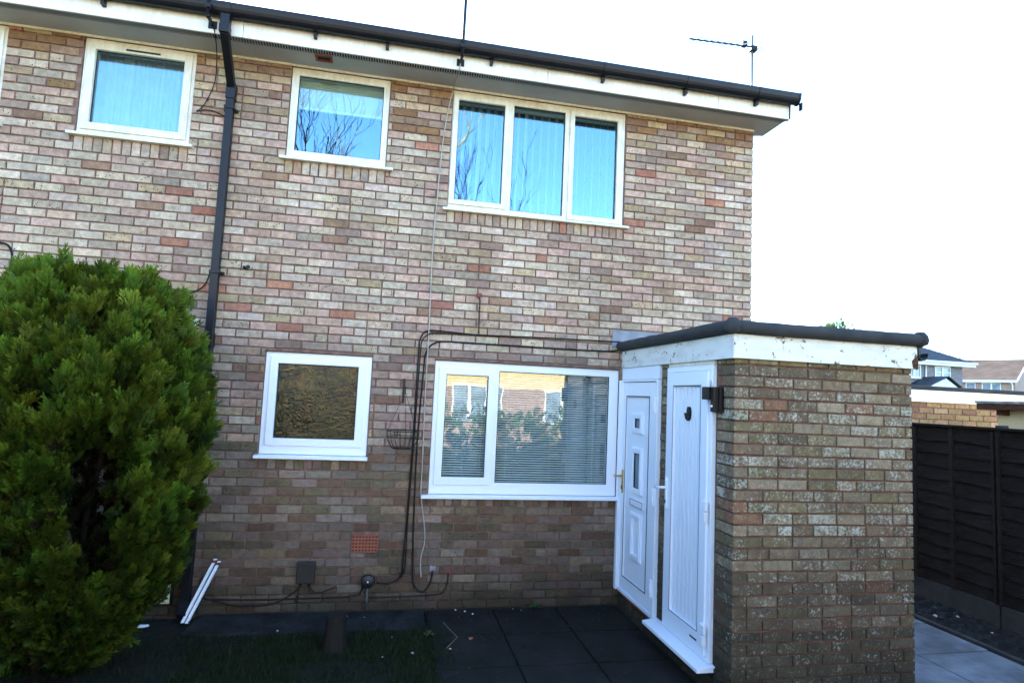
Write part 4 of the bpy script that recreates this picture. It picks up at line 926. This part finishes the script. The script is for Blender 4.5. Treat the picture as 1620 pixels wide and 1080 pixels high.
m = MB(); m.box(-4.6, -3.6, HY-.02, HY+.06, 0, 2.1); under(m.build('door', M_WHITEP), h3)

# ================================================================ vegetation
def mesh_np(name, V, Fc, cols, mat, parent=None):
    """V (n,3); Fc (m,3) triangles; cols per vertex"""
    me = bpy.data.meshes.new(name); V = np.asarray(V, np.float32); Fc = np.asarray(Fc, np.int32)
    me.vertices.add(len(V)); me.vertices.foreach_set('co', V.ravel())
    me.loops.add(Fc.size); me.loops.foreach_set('vertex_index', Fc.ravel())
    me.polygons.add(len(Fc)); me.polygons.foreach_set('loop_start', np.arange(0, Fc.size, 3, dtype=np.int32)); me.polygons.foreach_set('loop_total', np.full(len(Fc), 3, np.int32))
    me.update(calc_edges=True)
    at = me.color_attributes.new('Col', 'FLOAT_COLOR', 'POINT'); c4 = np.ones((len(V), 4), np.float32); c4[:, :3] = cols; at.data.foreach_set('color', c4.ravel())
    me.materials.append(mat); o = bpy.data.objects.new(name, me); col.objects.link(o)
    if parent is not None: under(o, parent)
    return o
def spray_template(rg, pairs=6):
    """flat feathery conifer spray, length 1 along +Z, fan in X"""
    V = []; F = []; T = []
    def tri(a, b, c, t): 
        i = len(V); V.extend([a, b, c]); T.extend(t); F.append((i, i+1, i+2))
    def leaf(p, d, L, w, t0, t1):
        p = np.array(p, float); d = np.array(d, float); d /= np.linalg.norm(d); s = np.array([d[2], 0, -d[0]]) + np.array([0, rg.uniform(-.5, .5), 0]); s /= np.linalg.norm(s)
        m_ = p+d*L*.45; e = p+d*L
        tri(p, m_+s*w, e, (t0, (t0+t1)/2, t1)); tri(p, e, m_-s*w, (t0, t1, (t0+t1)/2))
    leaf((0, 0, 0), (0, 0, 1), 1.0, .035, .1, 1)
    for k in range(pairs):
        t = .10+.80*k/pairs; ln = (.50*(1-t)**.75+.12)
        for s in (-1, 1):
            a = R(30+rg.uniform(-9, 9)); d = np.array([s*math.sin(a), rg.uniform(-.35, .35), math.cos(a)]); p = np.array([0, 0, t+rg.uniform(-.03, .03)])
            leaf(p, d, ln, .040, .1+.3*t, .75+.25*t)
            for q in (.45,):
                for s2 in (-1, 1):
                    a2 = R(30)*s2; d2 = np.array([d[0]*math.cos(a2)+d[2]*math.sin(a2), d[1]+rg.uniform(-.4, .4), -d[0]*math.sin(a2)+d[2]*math.cos(a2)])
                    dd = d2/np.linalg.norm(d2); pp = p+d*ln*q; L2 = ln*.42*(1.1-q*.6); sd_ = np.array([dd[2], 0, -dd[0]])
                    tri(pp-sd_*.030, pp+sd_*.030, pp+dd*L2, (.45+.3*t, .45+.3*t, .85+.15*t))
    return np.array(V), np.array(F), np.array(T)
TPL = [spray_template(np.random.default_rng(50+k)) for k in range(5)]
def scatter_sprays(P, D, S, base, tip, rg):
    """P positions, D directions, S sizes, base/tip colours per spray"""
    VV = []; FF = []; CC = []; off = 0
    which = rg.integers(0, len(TPL), len(P))
    D = D/np.linalg.norm(D, axis=1)[:, None]
    A = rg.normal(size=D.shape); U = np.cross(A, D); U /= np.linalg.norm(U, axis=1)[:, None]; W = np.cross(D, U)
    for k, (tv, tf, tt) in enumerate(TPL):
        I = np.where(which == k)[0]
        if not len(I): continue
        v = P[I][:, None, :] + S[I][:, None, None]*(tv[None, :, 0:1]*U[I][:, None, :]+tv[None, :, 1:2]*W[I][:, None, :]+tv[None, :, 2:3]*D[I][:, None, :])
        # tips nod outwards
        c = base[I][:, None, :]*(1-tt[None, :, None])+tip[I][:, None, :]*tt[None, :, None]
        f = tf[None]+off+(np.arange(len(I))*len(tv))[:, None, None]
        VV.append(v.reshape(-1, 3)); CC.append(c.reshape(-1, 3)); FF.append(f.reshape(-1, 3)); off += len(I)*len(tv)
    return np.concatenate(VV), np.concatenate(FF), np.concatenate(CC)
con = empty('conifer', (-5.75, -1.0, 0), 'large feathery green conifer shrub in front of the wall beside the downpipe', 'conifer')
rg = np.random.default_rng(12)
CX, CY, RX, RY = -5.78, -.98, .93, .76
zs_ = np.array([.12, .35, .7, 1.1, 1.6, 1.9, 2.18, 2.42, 2.6, 2.76]); ws_ = np.array([.32, .50, .68, .82, .90, .88, .78, .62, .45, .22])
def plume_set(n):
    P = []; D = []; S = []; B = []; T = []
    for k in range(n):
        z = rg.uniform(.12, 2.66); th = rg.uniform(0, 2*PI) if rg.random() < .25 else rg.uniform(PI*.95, 2.2*PI)
        w = np.interp(z, zs_, ws_)
        rad = 1.0+.06*math.sin(3*th+z*2.2)+rg.uniform(-.13, .04)
        ex, ey = CX+RX*w*rad*math.cos(th), CY+RY*w*rad*math.sin(th)
        # dead hollow in the lower middle, and the open foot at the right
        if rg.random() < .985:
            px, py, _ = proj((ex, ey, z))
            if ((px-(158-(py-700)*.12))/54)**2+((py-805)/128)**2 < 1 and ey < CY+.2: continue
        out = np.array([math.cos(th), math.sin(th)*1.0, 0]); up = np.array([0, 0, 1.0])
        lift = .8+1.5*max(0, (z-1.6)/1.1) if z > .5 else .3
        d = out*.75+up*lift+rg.normal(size=3)*.18; d /= np.linalg.norm(d)
        Lp = rg.uniform(.16, .30); tip = np.array([ex, ey, z]); tone = rg.uniform(.62, 1.25); yel = rg.uniform(0, 1)
        for q in range(20):
            t = rg.random()**.7; c = tip-d*Lp*(1-t)*.9; r = .055*(1-t)**.6+.01
            o = rg.normal(size=3); o -= d*o.dot(d); o /= np.linalg.norm(o)+1e-6
            P.append(c+o*r*rg.random()**.5); dd = d*.8+o*rg.uniform(.1, .6)+rg.normal(size=3)*.14+np.array([0, 0, .4]); D.append(dd); S.append(rg.uniform(.085, .165))
            fr_ = .72+.62*min(1, max(0, (z-.4)/2.1)); b = np.array([.004, .010, .002])*tone; tp = np.array([.070+.045*yel, .138, .010])*tone*fr_*(.35+.95*t)*rg.uniform(.45, 1.5)  # plume tips darken downward: painted shade, mixed with fresher growth at the top
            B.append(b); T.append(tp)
    return map(np.array, (P, D, S, B, T))
P, D, S, B, T = plume_set(940)
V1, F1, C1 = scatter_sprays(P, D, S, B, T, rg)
# leaders on the top
P2 = []; D2 = []; S2 = []; B2 = []; T2 = []
for k in range(30):
    th = rg.uniform(0, 2*PI); q = rg.random()**.5*.72; x, y = CX+RX*q*math.cos(th), CY+RY*q*math.sin(th); zt = 2.68-.62*q**2.2+rg.uniform(-.10, .24)-.16*max(0, -math.cos(th))*q; tone = rg.uniform(.85, 1.3)
    for i in range(42):
        t = rg.random(); r = .075*(1-t)**1.3+.004; a = rg.uniform(0, 2*PI); P2.append((x+r*math.cos(a), y+r*math.sin(a), zt-.55*(1-t))); D2.append((math.cos(a)*.4, math.sin(a)*.4, 1)); S2.append(rg.uniform(.09, .16)*(1.1-.3*t))
        B2.append(np.array([.008, .02, .003])*tone); T2.append(np.array([.150, .250, .018])*tone)
V2, F2, C2 = scatter_sprays(np.array(P2), np.array(D2), np.array(S2), np.array(B2), np.array(T2), rg)
# shaded interior with brown dead sprays
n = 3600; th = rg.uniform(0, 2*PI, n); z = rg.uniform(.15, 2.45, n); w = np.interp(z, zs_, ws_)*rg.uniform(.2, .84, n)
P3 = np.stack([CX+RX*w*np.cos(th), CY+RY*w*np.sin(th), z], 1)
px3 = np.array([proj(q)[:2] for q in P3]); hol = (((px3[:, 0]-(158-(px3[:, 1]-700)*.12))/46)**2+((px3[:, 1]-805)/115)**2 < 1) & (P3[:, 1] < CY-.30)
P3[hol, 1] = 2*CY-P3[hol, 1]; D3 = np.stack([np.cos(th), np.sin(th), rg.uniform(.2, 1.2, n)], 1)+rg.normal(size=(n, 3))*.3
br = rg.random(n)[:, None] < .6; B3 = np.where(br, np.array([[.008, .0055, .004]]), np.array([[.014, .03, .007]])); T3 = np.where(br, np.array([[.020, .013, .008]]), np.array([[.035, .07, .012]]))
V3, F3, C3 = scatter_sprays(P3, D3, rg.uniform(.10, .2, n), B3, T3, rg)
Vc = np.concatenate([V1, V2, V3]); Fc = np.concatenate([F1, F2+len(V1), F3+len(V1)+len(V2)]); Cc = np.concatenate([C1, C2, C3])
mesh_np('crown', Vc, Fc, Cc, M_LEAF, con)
for k in range(5):
    a = 2*PI*k/5+.4; b0 = (CX+.10*math.cos(a), CY+.10*math.sin(a), -.03); m = MB(); pts = [b0]
    for q in range(1, 7): pts.append((CX+(.10+.07*q)*math.cos(a)+rg.uniform(-.03, .03), CY+(.10+.055*q)*math.sin(a)+rg.uniform(-.03, .03), q*.36))
    m.tube(pts, [.032, .028, .024, .02, .016, .012, .006], 7); under(m.build('trunk', M_BARK, smooth=True), con)
# a second conifer, lower, whose edge enters at the far left
con2 = empty('conifer', (-6.75, -1.5, 0), 'second green conifer beyond the large one, farther from the downpipe', 'conifer')
P4 = []; D4 = []; S4 = []; B4 = []; T4 = []
for k in range(110):
    z = rg.uniform(.08, 2.25); th = rg.uniform(0, 2*PI); w = np.interp(z, [.05, .4, 1, 1.7, 2.3], [.62, .8, .78, .6, .15]); ex, ey = -6.78+.62*w*math.cos(th), -1.45+.62*w*math.sin(th); d = np.array([math.cos(th)*.8, math.sin(th)*.8, .7 if z > .5 else .2])+rg.normal(size=3)*.2; d /= np.linalg.norm(d); tone = rg.uniform(.7, 1.15)
    for q in range(24):
        t = rg.random()**.7; o = rg.normal(size=3)*.07*(1.1-t); P4.append(np.array([ex, ey, z])-d*.38*(1-t)+o); D4.append(d+rg.normal(size=3)*.35); S4.append(rg.uniform(.09, .16)); B4.append(np.array([.018, .046, .008])*tone); T4.append(np.array([.07, .13, .012])*tone)
V4, F4, C4 = scatter_sprays(np.array(P4), np.array(D4), np.array(S4), np.array(B4), np.array(T4), rg)
mesh_np('crown', V4, F4, C4, M_LEAF, con2)
m = MB(); m.tube([(-6.78, -1.45, -.03), (-6.76, -1.45, 1), (-6.78, -1.46, 2.0)], [.05, .035, .01], 7); under(m.build('trunk', M_BARK, smooth=True), con2)

# grass
def blades(n, xr, yr, h, keep, seed, c0, c1):
    g = np.random.default_rng(seed); x = g.uniform(*xr, n); y = g.uniform(*yr, n); k = keep(x, y, g); x, y = x[k], y[k]; n = len(x)
    a = g.uniform(0, 2*PI, n); hh = h*g.uniform(.5, 1.3, n); ln = g.normal(0, .5, (n, 2))*hh[:, None]; w = .0022
    V = np.zeros((n, 3, 3)); V[:, 0] = np.stack([x-w*np.cos(a), y-w*np.sin(a), np.full(n, -.012)], 1); V[:, 1] = np.stack([x+w*np.cos(a), y+w*np.sin(a), np.full(n, -.012)], 1); V[:, 2] = np.stack([x+ln[:, 0], y+ln[:, 1], hh], 1)
    t = g.random(n)[:, None, None]; C = (np.array(c0)*(1-t)+np.array(c1)*t)*np.array([.6, .6, 1.1])[None, :, None]
    return V.reshape(-1, 3), np.arange(n*3).reshape(-1, 3), np.broadcast_to(C, (n, 3, 3)).reshape(-1, 3)
def keep1(x, y, g):
    e = -.46+.05*np.sin(x*5)+.03*np.sin(x*13)+g.normal(0, .05, len(x)); ok = (y < e) & (x < -3.24+.07*np.sin(y*6)+.04*np.sin(y*17)+np.abs(g.normal(0, .09, len(x))))
    bare = (np.sin(x*3.1+1)*np.sin(y*4.3+.5) > .55) & (g.random(len(x)) < .6); near = ((x+5.78)/.8)**2+((y+.98)/.65)**2 < 1
    return ok & ~bare & ~(near & (g.random(len(x)) < .8))
Vg, Fg, Cg = blades(100000, (-7.4, -2.9), (-2.6, -.30), .045, keep1, 5, (.006, .012, .003), (.040, .058, .014))
go = mesh_np('grass', Vg, Fg, Cg, M_LEAF); stuff(go); tag(go, 'short dark grass on the lawn by the wall', 'grass')
xs_ = []; gj = np.random.default_rng(17)
def joint_keep(x, y, g):
    dx = np.min(np.abs(x[:, None]-np.array([-2.64, -2.04, -1.445])[None]), 1); dy = np.min(np.abs(y[:, None]-np.array([-.6, -1.2, -1.8, -.01])[None]), 1)
    return ((dx < .010) | (dy < .010)) & (np.sin(x*9+y*5)+np.sin(y*7-x*3) > .2)
Vj, Fj, Cj = blades(60000, (-3.2, -1.43), (-2.3, 0), .022, joint_keep, 6, (.010, .016, .005), (.03, .05, .012))
jo = mesh_np('moss', Vj, Fj, Cj, M_LEAF); stuff(jo); tag(jo, 'sparse moss and grass growing in the joints of the dark paving', 'moss')
n_ = 900; lx = gj.uniform(-5.2, -1.45, n_); ly = -np.abs(gj.normal(0, .28, n_))-.01; ly[n_//2:] = gj.uniform(-2.2, -.02, n_-n_//2); la = gj.uniform(0, 2*PI, n_); ls = gj.uniform(.006, .017, n_)
Vl = np.zeros((n_, 4, 3))
for q_, (a_, b_) in enumerate(((-1, 0), (0, -.5), (1, 0), (0, .5))):
    Vl[:, q_, 0] = lx+ls*(a_*np.cos(la)-b_*np.sin(la)); Vl[:, q_, 1] = ly+ls*(a_*np.sin(la)+b_*np.cos(la)); Vl[:, q_, 2] = .019+gj.uniform(0, .006, n_)
Fl = np.concatenate([np.stack([np.arange(n_)*4, np.arange(n_)*4+1, np.arange(n_)*4+2], 1), np.stack([np.arange(n_)*4, np.arange(n_)*4+2, np.arange(n_)*4+3], 1)])
lc_ = np.array([[.022, .014, .008], [.04, .028, .014], [.012, .009, .006], [.05, .045, .03]])[gj.integers(0, 4, n_)]
lo = mesh_np('leaf_litter', Vl.reshape(-1, 3), Fl, np.repeat(lc_, 4, 0), M_LEAF); stuff(lo); tag(lo, 'brown leaf litter scattered over the dark paving and wall foot', 'leaf litter')
def weed(loc, n, h, label, seed, c=(.05, .085, .02)):
    g = np.random.default_rng(seed); V = []; F = []
    for k in range(n):
        a = 2*PI*k/n+g.uniform(-.3, .3); L = h*g.uniform(.7, 1.3); w = .010; d = np.array([math.cos(a), math.sin(a), 0]); s = np.array([-d[1], d[0], 0])*w; p = np.array(loc)
        q = [p-s*.3, p+s*.3, p+d*L*.5+s+np.array([0, 0, L*.35]), p+d*L*.5-s+np.array([0, 0, L*.35]), p+d*L+np.array([0, 0, L*.22])]; i = len(V); V += q; F += [(i, i+1, i+2), (i, i+2, i+3), (i+3, i+2, i+4)]
    C = np.array(c)[None]*np.random.default_rng(seed).uniform(.7, 1.3, (len(V), 1)); return tag(mesh_np('weed', np.array(V), np.array(F), C, M_LEAF), label, 'weed')
weed((-3.26, -.60, .014), 7, .07, 'small pale weed rosette in the paving joint below the cables', 3, (.09, .09, .04))
weed((-2.24, -.03, .014), 9, .09, 'small green weed at the foot of the wall under the blind window', 4, (.04, .09, .02))
m = MB(); m.tube([(-3.14, -.86, .012), (-3.05, -.80, .07), (-3.16, -.72, .16)], [.003, .0025, .0012], 5); tag(m.build('dry_stalk', wood('dry_straw', (.16, .13, .08), (.25, .2, .12))), 'bent dry straw stalk beside the lawn edge', 'stalk')
# tree stump on the lawn edge
st = empty('tree_stump', (-3.985, -.80, 0), 'short brown tree stump standing at the lawn edge near the wall', 'stump')
m = MB(); g5 = np.random.default_rng(8); prof_ = [(.105, -.03), (.088, .03), (.078, .12), (.074, .2), (.072, .265)]; vs = []; n = 22
ph = g5.uniform(-.006, .006, n)
for r, z in prof_:
    for k in range(n): a = 2*PI*k/n; q = r*(1+.07*math.sin(3*a+1)+.04*math.sin(7*a))+ph[k]; vs.append((-3.985+q*math.cos(a), -.80+q*math.sin(a), z))
fs = [(i*n+k, i*n+(k+1) % n, (i+1)*n+(k+1) % n, (i+1)*n+k) for i in range(len(prof_)-1) for k in range(n)]
m.add(vs, fs); under(m.build('bark', M_STUMP, smooth=True), st)
m = MB(); m.add([v for v in vs[-n:]]+[(-3.985, -.80, .268)], [(k, (k+1) % n, n) for k in range(n)]); under(m.build('cut_top', M_STUMP), st)
# pale scraps and pebbles
m = MB(); pts = [(-5.62, -.26), (-5.55, -.225), (-5.47, -.215), (-5.455, -.235), (-5.48, -.255), (-5.56, -.275)]; m.add([(x, y, .02+.006*(i % 2)) for i, (x, y) in enumerate(pts)]+[(x, y, .012) for x, y in pts], [tuple(range(6)), tuple(range(11, 5, -1))]+[(k, 6+k, 6+(k+1) % 6, (k+1) % 6) for k in range(6)])
tag(m.build('paper_scrap', M_UPVC, recalc=True), 'scrap of white paper lying beneath the conifer edge', 'paper')
def pebble(loc, r, seed, mat):
    g = np.random.default_rng(seed); bm = bmesh.new(); bmesh.ops.create_icosphere(bm, subdivisions=1, radius=r)
    for v in bm.verts: v.co = Vector((v.co.x*g.uniform(.7, 1.3), v.co.y*g.uniform(.7, 1.3), v.co.z*g.uniform(.4, .7)))
    me = bpy.data.meshes.new('pebble'); bm.to_mesh(me); bm.free(); me.materials.append(mat); o = bpy.data.objects.new('pebble', me); col.objects.link(o); o.location = loc; return o
k = 0
M_PEB = plain('pale_pebble', s2l((190, 184, 176)), .8, .15, 30)
for x, y, r in ((-2.98, -.05, .010), (-2.90, -.09, .011), (-2.84, -.16, .010), (-3.93, -.14, .008), (-3.78, -.17, .008), (-3.40, -.93, .013), (-3.11, -.88, .010), (-3.62, -.98, .008), (-2.45, -.06, .007), (-2.38, -.1, .006), (-4.45, -.42, .010), (-3.55, -.62, .007)):
    tag(pebble((x, y, .018), r, 60+k, M_PEB), 'tiny pale pebble scattered on the dark ground below the wall', 'pebble', 'pale pebbles at the wall foot'); k += 1
tag(pebble((-2.93, -.70, .02), .02, 90, M_TERRA), 'small terracotta shard on the dark paving', 'shard')
for i in range(10):
    x, y = RNG.uniform(1.55, 2.05), RNG.uniform(-1.5, .3); tag(pebble((x, y, .018), RNG.uniform(.008, .022), 100+i, M_PEB if i % 3 == 0 else M_GRAVELB), 'small stone lying on the soil bed along the fence', 'stone', 'stones on the soil bed')
# clipped hedge behind the camera
hd_ = empty('garden_hedge', (-2, -11, 0), 'low green garden hedge opposite the terrace', 'hedge')
n = 2600; g6 = np.random.default_rng(31); P = np.stack([g6.uniform(-11, 7, n), -9.6+g6.uniform(-.45, .45, n), g6.uniform(.05, 1.45, n)], 1); D = g6.normal(size=(n, 3))+np.array([0, .4, .6])
V, F, C = scatter_sprays(P, D, g6.uniform(.25, .45, n), np.tile([[.02, .05, .01]], (n, 1)), np.tile([[.10, .16, .03]], (n, 1))*g6.uniform(.6, 1.4, (n, 1)), g6)
mesh_np('foliage', V, F, C, M_LEAF, hd_)
m = MB()
for k in range(14): x = -10.5+k*1.25; m.tube([(x, -9.6, -.03), (x+.1, -9.6, 1.0)], [.04, .015], 6)
under(m.build('stems', M_BARK), hd_)
hl = empty('garden_hedge', (-8.6, -6, 0), 'tall unseen green hedge left of the lawn, added to block sky light', 'hedge')  # hedge added out of view to hold sky light off conifer foot and ground
n = 2200; P = np.stack([-8.6+g6.uniform(-.5, .5, n), g6.uniform(-9, -2.6, n), g6.uniform(.05, 2.5, n)], 1); D = g6.normal(size=(n, 3))+np.array([.5, 0, .6])
V, F, C = scatter_sprays(P, D, g6.uniform(.28, .5, n), np.tile([[.01, .025, .006]], (n, 1)), np.tile([[.05, .085, .018]], (n, 1))*g6.uniform(.6, 1.4, (n, 1)), g6)
mesh_np('foliage', V, F, C, M_LEAF, hl)
m = MB(); m.box(-8.85, -8.35, -9, -2.6, -.03, 2.2); under(m.build('inner_mass', plain('dark_twigs', (.01, .012, .006), .95, .4, 30, .9)), hl)
# bare winter trees behind the camera (mirrored in the upper windows)
def bare_tree(name, base, H, label, seed, mat, r0=.2, spread=.36):
    g = np.random.default_rng(seed); e = empty(name, base, label, 'tree', 'bare trees opposite'); tr = MB(); tw = MB()
    def grow(p, d, L, r, lev):
        pts = [p]; q = np.array(p, float); dd = np.array(d, float); n = 5
        for i in range(n): dd = dd+g.normal(size=3)*.10+np.array([0, 0, .05]); dd /= np.linalg.norm(dd); q = q+dd*L/n; pts.append(tuple(q))
        (tr if lev == 0 else tw).tube(pts, [max(.008, r*(1-.55*i/n)) for i in range(n+1)], 7 if lev < 2 else 4, False)
        if lev >= 4: return
        for k in range((5, 4, 4, 3)[lev]):
            i = g.integers(1 if lev else 2, n+1); b = np.array(pts[i]); s = g.normal(size=3); s -= dd*s.dot(dd); s /= np.linalg.norm(s); nd = dd*.75+s*spread+np.array([0, 0, .25]); nd /= np.linalg.norm(nd)
            grow(tuple(b), nd, L*g.uniform(.45, .7), r*.45, lev+1)
    grow(base, (0, 0, 1), H*.5, r0, 0); under(tr.build('trunk', mat, smooth=True), e); under(tw.build('crown', mat, smooth=True), e)
bare_tree('bare_tree', (-4.7, -15.2, -.03), 17.5, 'pale-barked bare tree mirrored in the small upper window', 3, plain('pale_bark', (.34, .27, .18), .9, .3, 3), .19)
bare_tree('bare_tree', (-7.4, -21, -.03), 21, 'reddish bare tree behind the opposite house', 4, M_STUMP, .12)
bare_tree('bare_tree', (.6, -26, -.03), 18, 'dark bare tree mirrored low in the three-light window', 5, M_BARK, .13)
# leafy tree top showing over the porch roof
tt = empty('leafy_tree', (21.5, 24, 0), 'bright green treetop showing above the porch roof', 'tree')
a = Vector((25.8, 30.0, 7.9)); dirv = (a-CAM); c = CAM+dirv*.82
n = 900; g7 = np.random.default_rng(77); P = g7.normal(size=(n, 3)); P /= np.linalg.norm(P, axis=1)[:, None]; P = P*(g7.random((n, 1))**.4)*np.array([[1.0, 1.0, 1.3]])+np.array([[c.x+.1, c.y, c.z-1.12]])
V, F, C = scatter_sprays(P, g7.normal(size=(n, 3))+np.array([0, 0, .8]), g7.uniform(.2, .4, n), np.tile([[.04, .08, .012]], (n, 1)), np.tile([[.16, .24, .04]], (n, 1))*g7.uniform(.6, 1.3, (n, 1)), g7)
mesh_np('crown', V, F, C, M_LEAF, tt); m = MB(); m.tube([(c.x+.1, c.y, -.03), (c.x+.1, c.y, c.z-1.2)], [.16, .06], 8); under(m.build('trunk', M_BARK, smooth=True), tt)
